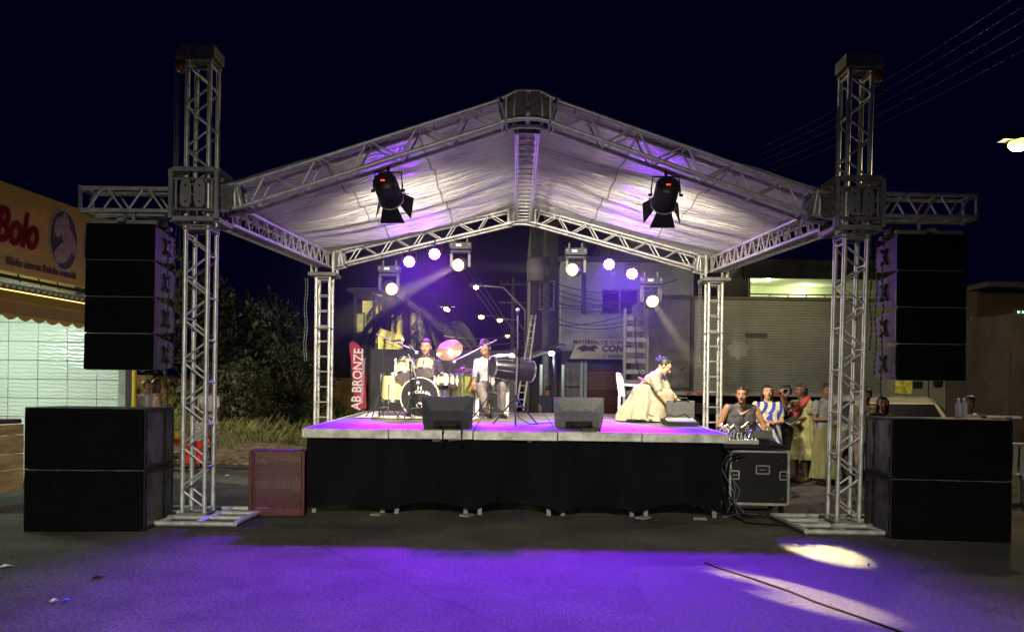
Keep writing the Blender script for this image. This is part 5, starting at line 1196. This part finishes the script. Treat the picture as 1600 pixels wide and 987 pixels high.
MB().add([(wd + .1, .2, 2.6), (wd + .75, 2.6, 2.6), (wd + .75, 2.6, 3.85), (wd + .1, .2, 4.0)], [(0, 1, 2, 3)]).build('glowing_shutter', YGL, t)
MB().add([(wd - .1, -.2, 5.45), (wd + 1.6, 5.5, 5.0), (wd + 1.6, 5.5, 4.86), (wd - .1, -.2, 5.3)], [(0, 1, 2, 3)]).build('eaves', mat('grey eaves', (.2, .2, .2), .8), t)
# dark site fence behind the drums
t = thing('panel_fence', (at(578, 600, 22).x, 22, 0), 'dark grey panel fence behind the drum kit', 'fence')
for i in range(4): MB().box((.52 + i * 1.03, .02 * (i % 2), 1.35), (1.0, .04, 2.7)).build('panel', mat('dark grey panel', (.07, .07, .08), .7, var=.3, vs=1.2), t)
for i in range(5): MB().box((i * 1.03, .05, 1.38), (.06, .07, 2.76)).build('fence_post', BLKMET, t)
# palm trees
def palm(x, y, h, label, n=22, L=2.6, lm=LEAFL, droop=1.0):
    t = thing('palm_tree', (x, y, 0), label, 'palm tree'); MB().path([V((0, 0, 0)), V((.1, 0, h * .4)), V((.0, 0, h * .8)), V((-.05, 0, h))], lambda q: .17 - .05 * q, 10).build('trunk', BARK, t)
    for i in range(n):
        a = 2 * PI * i / n + random.uniform(-.1, .1); e = random.uniform(-.3, 1.1); m = MB(); Q = []
        d = V((math.cos(a), math.sin(a), 0)); LL = L * random.uniform(.75, 1.1)
        for k in range(12):
            u = k / 11; Q.append(V((0, 0, h)) + d * LL * (u * (1 - .25 * u)) + V((0, 0, LL * (e * u * .8 - droop * u * u * (.75 + .3 * e)))))
        m.path(Q, lambda q: .022 * (1 - .8 * q), 5)
        for k in range(1, 12):
            for w_ in (0, .33, .66):
                p = Q[k - 1].lerp(Q[k], w_); s = d.cross(V((0, 0, 1)))
                for sg_ in (-1, 1):
                    ll = .55 * math.sin(PI * (.12 + .8 * (k + w_) / 12)) + .12; tp = p + s * sg_ * ll * .55 + d * ll * .35 + V((0, 0, -ll * .75))
                    m.add([p - d * .02, p + d * .03, tp], [(0, 1, 2)])
        m.build('frond', lm, t, fixn=False)
palm(at(636, 500, 27).x, 27, 4.6, 'drooping palm behind the leftmost moving head', 24, 2.3, LEAF)
palm(at(690, 500, 33).x, 33, 4.2, 'darker palm further up the street', 20, 2.6, LEAF)
# AB BRONZE feather flag
fl = thing('feather_flag', (at(566, 640, 17.5).x, 17.5, 0), 'crimson feather flag lettered AB BRONZE behind the left edge of the deck', 'banner', rz=R(4))
Pz = lambda px, py: at(px, py, 17.5) - V(fl.location)
pl = [Pz(546, 537), Pz(551, 533), Pz(560, 538), Pz(567, 548), Pz(569.5, 575), Pz(571, 600), Pz(572.5, 638), Pz(555, 640), Pz(553, 610), Pz(550, 575), Pz(547, 550)]
fo = MB().prism([(p.x, p.z) for p in pl], 'y', .012).build('flag_cloth', mat('crimson flag', (.42, .03, .09), .7, var=.12), fl)
MB().path([V((pl[7].x - .02, .01, 0)), V((pl[9].x - .02, .01, pl[9].z)), V((pl[0].x, .01, pl[0].z)), V((pl[1].x, .01, pl[1].z + .02))], .014, 6).build('pole', BLKMET, fl)
text('AB BRONZE', .30, WT, fl, V(((Pz(559.0, 592)).x, -.008, Pz(559, 592).z)), (R(90), R(-87 - 1), 0), off=.004, sx=.86)
text('BRONZEAMENTO ARTIFICIAL', .085, WT, fl, V((Pz(567.0, 594).x, -.008, Pz(567, 594).z)), (R(90), R(-87.5), 0), sx=.92)
text('DELIVERY', .06, WT, fl, V((Pz(563, 632).x, -.008, Pz(563, 632).z)), (R(90), 0, 0)) if False else None

# poles, wires, street lamps
def pole(x, y, h, label, arms=True, r=.13):
    t = thing('utility_pole', (x, y, 0), label, 'utility pole'); MB().tube((0, 0, 0), (0, 0, h), r, 10, r * .7).build('post', mat('dark weathered pole', (.07, .065, .06), .9, var=.4), t)
    if arms:
        for z in (h - .35, h - 1.3): MB().box((0, -.12, z), (1.5, .09, .1)).build('crossarm', BARK, t)
        b = MB()
        for q in (-.65, -.3, .3, .65): b.tube((q, -.12, h - .30), (q, -.12, h - .14), .035, 8)
        b.build('insulator', DARKW, t)
    return t
p1_ = pole(1.05, 24.5, 8.2, 'utility pole with transformer before the dark narrow house')
MB().lathe([(.02, 0), (.26, .02), (.28, .3), (.28, .7), (.2, .78), (.02, .8)], 16).build('transformer', mat('grey transformer', (.16, .16, .17), .6), p1_, loc=(-.35, -.3, 5.0), auto=True)
pole(.0, 40, 7.5, 'second utility pole further up the street')
SLW = mat('lit street lamp glass', (1, 1, .8), emit=(1, .78, .30), es=3.2)
SLG = mat('lit cool lamp glass', (1, 1, 1), emit=(.85, 1, .8), es=40)
def street_lamp(px, py, Y, px2, label, col, pw, m, r=.12, on=True):
    p = at(px, py, Y); x2 = at(px2, py, Y).x; t = thing('street_lamp', (x2, Y, 0), label, 'street lamp')
    dx = p.x - x2
    MB().path([V((0, 0, 0)), V((0, 0, p.z - .9)), V((dx * .45, 0, p.z + .02)), V((dx * .85, 0, p.z + .08))], lambda q: .07 - .035 * q, 8).build('post', DARKW, t)
    MB().prism([(-.30, 0), (.30, 0), (.22, .10), (-.22, .12)], 'y', .2, (dx, -.1, p.z + .06)).build('lamp_head', BLK, t); MB().ball((dx, 0, p.z), (r, r * .9, r * .7), 12, 8).build('lamp_glass', m, t, smooth=True)
    if pw: lamp('street_glow', 'POINT', (dx, 0, p.z - .25), pw, col, t, size=.12)
street_lamp(744, 449, 31, 822, 'street lamp on the long bent arm left of the transformer pole', (1, 1, .8), 60, SLG, .10)
street_lamp(699, 482, 30, 640, 'bright yellow street lamp right of the palm', (1, .8, .35), 600, SLW, .15)
street_lamp(752, 495, 42, 812, 'left lamp of the small pair far up the street', (1, .8, .4), 40, SLW, .17)
street_lamp(781, 500, 38, 830, 'right lamp of the small pair far up the street', (1, .8, .4), 40, SLW, .15)
street_lamp(793, 525, 55, 835, 'lowest and farthest street lamp above the conga player', (1, .8, .4), 0, SLW, .18)
street_lamp(862, 552, 23.5, 869, 'cool white lamp on a short pole right of the microphone stand', (.85, 1, .8), 35, SLG, .10)
street_lamp(1591, 226, 13, 1660, 'strong yellow street lamp at the upper right corner', (1, .80, .40), 600, mat('lit sodium lamp glass', (1, .9, .5), emit=(1, .72, .14), es=3.5), .16)
street_lamp(606 + 40, 522, 36, 600, 'small white lamp behind the drummer', (1, 1, .9), 0, SLG, .09)
# the lamps of this side of the street, over the photographer's shoulder
def back_lamp(x, y, z, pw, col, label, tg):
    t = thing('street_lamp', (x, y, 0), label, 'street lamp'); MB().path([V((-7.4, 0, 0)), V((-7.4, 0, z - .8)), V((-5.5, 0, z + .1)), V((0, 0, z + .15))], .06, 8).build('post', CONC, t)
    MB().prism([(-.30, 0), (.30, 0), (.22, .10), (-.22, .12)], 'y', .2, (0, -.1, z + .04)).build('lamp_head', DARKW, t); MB().ball((0, 0, z), (.12, .1, .06), 12, 8).build('lamp_glass', SLG, t, smooth=True)
    l = lamp('street_glow', 'SPOT', (0, 0, z - .12), pw, col, t, size=.12, angle=65, blend=1.0); l.rotation_euler = (V(tg) - V((x, y, z))).to_track_quat('-Z', 'Y').to_euler()
back_lamp(0, -9, 6.4, 12500, (1, .96, .76), 'street lamp behind the photographer on the left sidewalk', (-.5, .4, 0))
street_lamp(-190, 330, 17, -260, 'street lamp out past the left edge of the cake shop', (1, .92, .62), 2600, SLW, .12)
# wires
WIRE = mat('cable', (.035, .035, .04), .6)
def wire(a, b, sag, label, r=.012, n=18):
    a, b = V(a), V(b); pts = [a.lerp(b, i / n) + V((0, 0, -sag * 4 * (i / n) * (1 - i / n))) for i in range(n + 1)]
    o = MB().path(pts, r, 5).build('overhead_cable', WIRE, smooth=True); tag(o, label, 'cable', 'overhead cables')
for i in range(7):
    y0 = 22 - i * .2; wire(at(640 - 8 * i, 512 + 13 * i, 30), at(838, 517 + 10 * i, 26), .35, '%s highest street cable strung across the gap behind the performers' % ORD[i], .016)
for i in range(9):
    wire(at(846, 505 - 9 * i, 24.4), at(1012 + 6 * i, 478 - 3 * i + 22 * math.sin(i * 1.3), 22), .25 + .1 * (i % 3), '%s lowest cable crossing the pale building front from the transformer pole' % ORD[i], .014)
for i in range(5):
    wire(at(1180, 235 + 10 * i, 16), at(1640, -40 + 24 * i, 7.5), .12, '%s highest of the thin cables climbing across the sky by the right front tower' % ORD[i], .0022)
for i in range(3): wire(at(822 + 5 * i, 565, 24), at(700 + 20 * i, 395 + 14 * i, 30), .0, '%s guy wire from the left slanting up from the transformer pole' % ORD[i], .010)
# leaning aluminium ladder
ld = thing('leaning_ladder', at(818, 560, 16.5) - V((0, 0, at(818, 560, 16.5).z)), 'ladder leaning against the pole behind the microphone stand', 'ladder')
A0, A1 = at(806, 640, 16.5) - V(ld.location), at(831, 492, 16.9) - V(ld.location); off_ = V((.16, 0, .0)); l_ = MB()
for s in (0, 1): MB().tube(A0 + off_ * s, A1 + off_ * s * .55, .022, 8).build('rail', ALUD, ld)
for i in range(14): u = (i + .5) / 14; MB().tube(A0.lerp(A1, u), A0.lerp(A1, u) + off_ * (1 - .45 * u), .014, 6).build('rung', ALUD, ld)

# ================================================================== TRUCK AND RIGHT SIDE
TSIDE = mat('grimy truck side', (.17, .185, .17), .45, .3, var=.12, vs=.8); TD = mat('dark smooth truck panel', (.075, .075, .078), .6, .1, var=.35, vs=2.2, bump=.05)
tk = thing('stage_truck', (6.2, 20, 0), 'grey box truck with a ribbed side standing behind the deck, white cab to the right', 'truck')
X0, X1, XM = at(1009, 540, 20).x - 6.2, at(1402, 540, 20).x - 6.2, at(1083, 540, 20).x - 6.2
ZB, ZT = 1.58, 4.06
MB().box(((X0 + X1) / 2, 1.25, (ZB + ZT) / 2), (X1 - X0, 2.4, ZT - ZB)).build('box_body', mat('dark box', (.05, .05, .05), .6), tk)
MB().box(((X0 + XM) / 2, .03, (ZB + ZT) / 2), (XM - X0 - .12, .05, ZT - ZB - .16), bev=.02).build('smooth_panel', TD, tk)
f = MB()
for x in (X0, XM - .03): f.box((x, .01, (ZB + ZT) / 2), (.07, .10, ZT - ZB + .04))
f.box(((X0 + XM) / 2, .012, ZT + .0), (XM - X0 - .1, .09, .07)); f.build('panel_frame', BLKMET, tk)
MB().path([V((XM - .32, -.03, ZB + .55)), V((XM - .26, -.05, ZB + .62)), V((XM - .22, -.05, ZB + .62))], .014, 6).build('panel_handle', STEEL, tk)
nR = 36; prof = []
for i in range(nR):
    z0 = ZB + (ZT - ZB - .08) * i / nR; z1 = ZB + (ZT - ZB - .08) * (i + 1) / nR; q = (z1 - z0); prof += [(0, z0 + q * .08), (-.022, z0 + q * .2), (-.022, z0 + q * .85), (0, z0 + q * .97)]
r = MB(); P = [V((XM + .02, y, z)) for y, z in prof] + [V((X1, y, z)) for y, z in prof]; n = len(prof); r.add(P, [(i, i + 1, n + i + 1, n + i) for i in range(n - 1)]); r.build('ribbed_side', TSIDE, tk, fixn=False)
MB().box(((XM + X1) / 2, -.0, ZT - .03), (X1 - XM, .08, .10), bev=.01).build('top_rail', mat('dark rail', (.05, .05, .055), .5), tk)
MB().box(((X0 + X1) / 2, -.0, ZB - .04), (X1 - X0, .09, .10), bev=.01).build('bottom_rail', mat('grey rail', (.18, .18, .17), .5), tk)
GHO = mat('darker repaint patch', (.04, .04, .045), .6, var=.15, vs=3); PALE = mat('scraped pale patch', (.26, .26, .235), .6)
MB().box((at(1181, 524, 20).x - 6.2, -.024, at(1181, 524, 20).z), (.58, .004, .13)).build('nameplate_mark', GHO, tk)
pp = []
for i in range(30):
    a = 2 * PI * i / 30; rr = .24 + .07 * noise.noise(V((math.cos(a) * 2.2, math.sin(a) * 2.2, 4))) + .035 * math.sin(a * 7); pp.append((rr * 1.1 * math.cos(a), rr * math.sin(a) * .95))
c = at(1153, 546, 20); MB().prism(pp, 'y', .004, (c.x - 6.2, -.026, c.z)).build('scraped_patch', PALE, tk)
for px in (1075, 1092, 1145, 1212): MB().box((at(px, 612, 20).x - 6.2, -.05, ZB - .04), (.14, .012, .045)).build('reflector', mat('red reflector', (.5, .02, .02), .3) if px != 1145 else PALE, tk)
for x in (X0 + .1, -1.6, 1.4, 3.0):
    wt = MB().tube((x, .1, .5), (x, .42, .5), .5, 22).build('wheel', RUBBER, tk); MB().tube((x, .06, .5), (x, .1, .5), .26, 16).build('rim', ALUD, wt)
MB().box(((X0 + X1) / 2, 1.2, 1.15), (X1 - X0 - .4, .9, .3)).build('chassis', BLKMET, tk)
WH = mat('off white cab paint', (.17, .172, .155), .35, var=.08)
CX0, CX1 = at(1385, 600, 19.6).x - 6.2, at(1497, 600, 19.6).x - 6.2
MB().prism([(CX0 + .02, 1.28), (CX0 + .02, 3.5), (CX1 - .7, 3.5), (CX1 - .18, 2.9), (CX1, 1.9), (CX1 + .02, .9), (CX1 - .15, .9), (CX1 - .28, 1.15), (CX1 - .50, 1.36), (CX1 - 1.05, 1.36), (CX1 - 1.25, 1.28)], 'y', 2.2, (0, -.42, 0)).build('cab', WH, tk)
wt = MB().tube((CX1 - .72, -.40, .62), (CX1 - .72, -.05, .62), .52, 22).build('wheel', RUBBER, tk); MB().tube((CX1 - .72, -.43, .62), (CX1 - .72, -.4, .62), .27, 16).build('rim', ALUD, wt)
MB().box((CX0 + 1.05, -.445, 1.98), (.012, .02, 1.2)).build('door_seam', BLK, tk); MB().box((CX0 + .78, -.44, 1.84), (.24, .05, .17), bev=.01).build('door_handle', BLK, tk)
MB().box((CX0 + .42, -.43, 1.85), (.42, .04, .50)).build('sticker_panel', mat('lime sticker', (.45, .45, .08), .6, var=.5, vs=8), tk)
MB().box((CX1 - .55, -.47, 2.0), (.24, .12, .42), bev=.05).build('mirror', RUBBER, tk); MB().path([V((CX1 - .3, -.5, 2.6)), V((CX1 - .12, -.5, 2.0)), V((CX1 - .1, -.48, 1.7))], .025, 6).build('mirror_arm', STEEL, tk)
MB().box((CX1 - .45, -.435, 2.75), (.62, .02, .7)).build('side_window', GLS, tk)

# silver car parked before the truck cab
SILV = mat('silver beige car paint', (.38, .37, .31), .3, .3)
cr = thing('parked_car', (6.72, 14.6, 0), 'silver hatchback seen from behind, parked beyond the right bass bins', 'car', rz=R(88))
def narrow(m):
    m.v = [(x, y * (1 - max(0, z - .95) * .42), z) for x, y, z in m.v]; return m
side_ = [(-1.95, .30), (-2.0, .62), (-1.92, .92), (-1.62, 1.02), (-1.35, 1.40), (-1.05, 1.49), (.25, 1.50), (.52, 1.44), (1.12, 1.00), (1.72, .90), (1.92, .72), (1.98, .35), (1.62, .28), (-1.6, .28)]
narrow(MB().prism(side_, 'y', 1.60, (0, -.80, 0))).build('body', SILV, cr)
for q in (-1, 1):
    narrow(MB().prism([(-1.28, 1.02), (-1.18, 1.33), (-.98, 1.42), (-.42, 1.43), (-.42, 1.02)], 'y', .012, (0, q * .806 - .006, 0))).build('side_window', GLS, cr)
    narrow(MB().prism([(-.36, 1.02), (-.36, 1.43), (.22, 1.43), (.44, 1.38), (.96, 1.02)], 'y', .012, (0, q * .806 - .006, 0))).build('side_window', GLS, cr)
    for x in (-1.25, 1.25):
        wt = MB().tube((x, q * .62, .30), (x, q * .815, .30), .30, 22).build('wheel', RUBBER, cr); MB().tube((x, q * .815, .30), (x, q * .822, .30), .18, 14).build('rim', ALUD, wt)
    MB().box((.86, q * .88, 1.04), (.10, .14, .12), bev=.03).build('mirror', SILV, cr)
    MB().box((-1.94, q * .62, .78), (.10, .24, .22), bev=.02).build('tail_light', mat('red tail light', (.3, .01, .01), .25), cr)
    MB().box((1.93, q * .6, .68), (.08, .3, .14), bev=.02).build('headlight', PLASTW, cr)
    narrow(MB().path([V((-1.36, q * .80, 1.41)), V((-1.04, q * .80, 1.50)), V((.26, q * .80, 1.51)), V((.54, q * .80, 1.45)), V((1.14, q * .80, 1.01))], .016, 6)).build('roof_trim', SILV, cr)
MB().add([(.58, -.66, 1.41), (.58, .66, 1.41), (1.10, .70, 1.03), (1.10, -.70, 1.03)], [(0, 1, 2, 3)]).build('windscreen', GLS, cr, fixn=False)
MB().box((0, -.812, .70), (.014, .01, .55)).box((.0, -.812, .93), (.16, .02, .025)).build('door_seam', BLK, cr)
MB().add([(-1.645, -.66, 1.04), (-1.645, .66, 1.04), (-1.395, .58, 1.385), (-1.395, -.58, 1.385)], [(0, 1, 2, 3)]).build('rear_window', GLS, cr, fixn=False)
MB().box((-1.99, 0, .62), (.03, .42, .12)).build('number_plate', mat('plain plate', (.35, .35, .34), .5), cr)
# upright loading ramp of dark steel trays
rm = thing('loading_ramp', (at(993, 600, 17).x, 17, 0), 'upright dark steel loading ramp before the truck', 'ramp')
for s in (-1, 1): MB().box((s * .25, 0, 1.75), (.06, .10, 3.3), bev=.01).build('rail', mat('ramp steel', (.10, .10, .10), .5, .5, var=.3), rm)
for i in range(13): MB().prism([(-.22, 0), (.22, 0), (.20, .10), (-.20, .10)], 'y', .06, (0, -.04, .3 + i * .235)).build('tray', mat('tray steel', (.10, .10, .10), .45, .6, var=.3), rm)
MB().path([V((-.05, -.07, 3.2)), V((-.03, -.08, 2.7)), V((.0, -.07, 2.2)), V((.08, -.07, 1.9))], .012, 6).build('cable', RUBBER, rm)
# lit veranda house above the truck
VX0, VX1 = at(1160, 450, 30).x, 16.0
vh = thing('veranda_house', (VX0, 30, 0), 'upper floor with a lit pale green veranda above the truck', 'building')
VW = VX1 - VX0; CREAMW = mat('pale green veranda paint', (.62, .65, .42), .8, var=.1)
MB().box((VW / 2, 3, 2.3), (VW, 4, 4.6)).build('wall', DARKW, vh)
MB().box((VW / 2, 3.2, 5.3), (VW, .1, 2.2)).build('veranda_back_wall', CREAMW, vh)
MB().box((.05, 1.2, 5.2), (.1, 3.8, 2.4)).build('veranda_side_wall', CREAMW, vh)
MB().add([(-.1, -.6, 6.2), (VW, -.6, 6.0), (VW, 3.2, 6.15), (-.1, 3.2, 6.3), (-.1, -.6, 6.5), (VW, -.6, 6.3), (VW, 3.2, 6.45), (-.1, 3.2, 6.6)], [(0, 1, 2, 3), (4, 5, 6, 7), (0, 4, 5, 1), (3, 2, 6, 7), (0, 3, 7, 4), (1, 5, 6, 2)]).build('roof_slab', CREAMW, vh)
MB().box((VW / 2, -.72, 6.35), (VW + .4, .2, .7)).build('fascia', DARKW, vh)
for i in range(9): window(vh, 1.3 + i * .55, 5.15, .5, 1.1, GLS, 2, 3.14, PLASTW)
for i in range(8): MB().box((.9 + i * .7, -.5, 4.95), (.05, .05, .9)).build('rail_post', PLASTW, vh)
MB().box((VW / 2, -.5, 5.42), (VW, .05, .05)).build('top_rail', PLASTW, vh)
for px, py, y in ((1168, 451, 31.6), (1201, 436, 30.6), (1256, 456, 32.6)):
    p = at(px, py, y); t = thing('ceiling_lamp', p, {1168: 'left', 1201: 'middle', 1256: 'right'}[px] + ' one of the three lit lamps on the veranda above the truck', 'lamp', 'veranda lamps')
    MB().ball((0, 0, 0), .085, 12, 8).build('bulb', SLG, t, smooth=True); MB().tube((0, 0, .05), (0, 0, .16), .04, 8).build('socket', PLASTW, t); lamp('bulb_glow', 'POINT', (0, -.1, -.15), 55, (.92, 1, .6), t, size=.08)
# dark houses right
t = block('brown_house', 13.6, 24, 22.5, 6, 4.7, mat('brown plaster', (.06, .04, .025), .9, var=.4, vs=.8), 'dark brown house at the right edge with an ochre lower wall')
MB().box((-3.6, -.06, 1.15), (3.0, .1, 2.3)).build('ochre_base', OW, t)
window(t, at(1537, 510, 22.4).x - 18.8, 3.5, .6, .75, DARKW, 1); window(t, at(1597, 494, 22.4).x - 18.8, 3.75, .3, .75, mat('lit cold pane', (.6, .9, .8), emit=(.6, 1, .8), es=1.4), 2)
MB().box((0, -.3, 4.75), (10.8, 1.0, .15)).build('roof', DARKW, t)
t = block('side_wall_house', at(1580, 600, 17).x, 22, 17, 4, 3.4, mat('dull mauve plaster', (.05, .04, .04), .9, var=.4, vs=1), 'dull mauve wall at the far right edge')
block('rear_house', 4.5, 13, 40, 5, 9.5, DARKW, 'tall dark house far behind the truck')
# bottles and papers on the right bass bins
for i, (px, py) in enumerate(((1493, 652), (1502, 652))):
    p = at(px, py, 8.35); o = thing('water_bottle', (p.x, 8.3, 1.275), '%s clear water bottle on the right bass bins' % ('left' if i == 0 else 'right'), 'bottle')
    MB().lathe([(.03, 0), (.032, .02), (.030, .06), (.032, .13), (.026, .16), (.013, .185), (.013, .195)], 16).build('bottle_body', mat('clear bottle plastic', (.75, .8, .9), .1, trans=.7), o, smooth=True); MB().tube((0, 0, .195), (0, 0, .215), .015, 10).build('bottle_cap', PLASTW, o)
for px, w_, m, lab in ((1518, .24, mat('pale book cover', (.35, .28, .2), .7), 'pale magazine on the right bass bins beside the bottles'), (1545, .26, mat('cream papers', (.6, .56, .35), .7), 'cream paper pad on the right bass bins'), (1573, .10, WP, 'small white card at the right corner of the bass bins')):
    p = at(px, 656, 8.2); o = MB().box((p.x, 8.22 - .1 * (w_ < .2), 1.285 + .008), (w_, .18, .025), bev=.003).build('paper_pad', m); tag(o, lab, 'papers')
plastic_chair(V((7.1, 11.0, 0)), R(160), 'white plastic chair behind the right end of the bass bins')

for o in bpy.data.objects:
    if o.parent is not None and o.name.split('.')[0] in ('chain', 'joint_tube', 'side_batten', 'bolt', 'lug', 'knob', 'fader_cap', 'hoist_cable', 'diode', 'cooling_fin', 'lashing', 'hair_tie', 'eye', 'brow', 'insulator', 'corrugated_edge', 'red_display', 'clamp', 'cable', 'shoe'):
        o['kind'] = 'stuff' if o.name.split('.')[0] != 'shoe' else 'thing'

# smoke hanging round the lights at the back of the stage
hz = MB().box((0, 0, 0), (9.4, 13.0, 4.2)).build('stage_smoke', None, loc=(.1, 13.2, 3.2)); tag(hz, kind='stuff')
hm = bpy.data.materials.new('stage smoke'); hm.use_nodes = True; nt = hm.node_tree; nt.nodes.clear(); N = nt.nodes.new; L = nt.links.new
oo = N('ShaderNodeOutputMaterial'); pv = N('ShaderNodeVolumePrincipled'); pv.inputs['Color'].default_value = (.85, .85, .9, 1); pv.inputs['Anisotropy'].default_value = .3
tcn = N('ShaderNodeTexCoord'); mp = N('ShaderNodeMapping'); mp.inputs['Location'].default_value = (-1, -1, -1); mp.inputs['Scale'].default_value = (2, 2, 2); L(tcn.outputs['Generated'], mp.inputs[0])
gr = N('ShaderNodeTexGradient'); gr.gradient_type = 'SPHERICAL'; L(mp.outputs[0], gr.inputs[0])
nz = N('ShaderNodeTexNoise'); nz.inputs['Scale'].default_value = .8; nz.inputs['Detail'].default_value = 2; L(tcn.outputs['Object'], nz.inputs['Vector'])
r1 = N('ShaderNodeMapRange'); r1.inputs['From Min'].default_value = .0; r1.inputs['From Max'].default_value = .45; L(gr.outputs['Fac'], r1.inputs[0])
r2 = N('ShaderNodeMapRange'); r2.inputs['From Min'].default_value = .3; r2.inputs['From Max'].default_value = .7; r2.inputs['To Min'].default_value = .5; r2.inputs['To Max'].default_value = 1.4; L(nz.outputs['Fac'], r2.inputs[0])
mu = N('ShaderNodeMath'); mu.operation = 'MULTIPLY'; L(r1.outputs[0], mu.inputs[0]); L(r2.outputs[0], mu.inputs[1]); m3 = N('ShaderNodeMath'); m3.operation = 'MULTIPLY'; m3.inputs[1].default_value = .003; L(mu.outputs[0], m3.inputs[0]); L(m3.outputs[0], pv.inputs['Density'])
L(pv.outputs[0], oo.inputs['Volume']); hz.data.materials.clear(); hz.data.materials.append(hm)
bpy.context.view_layer.update()
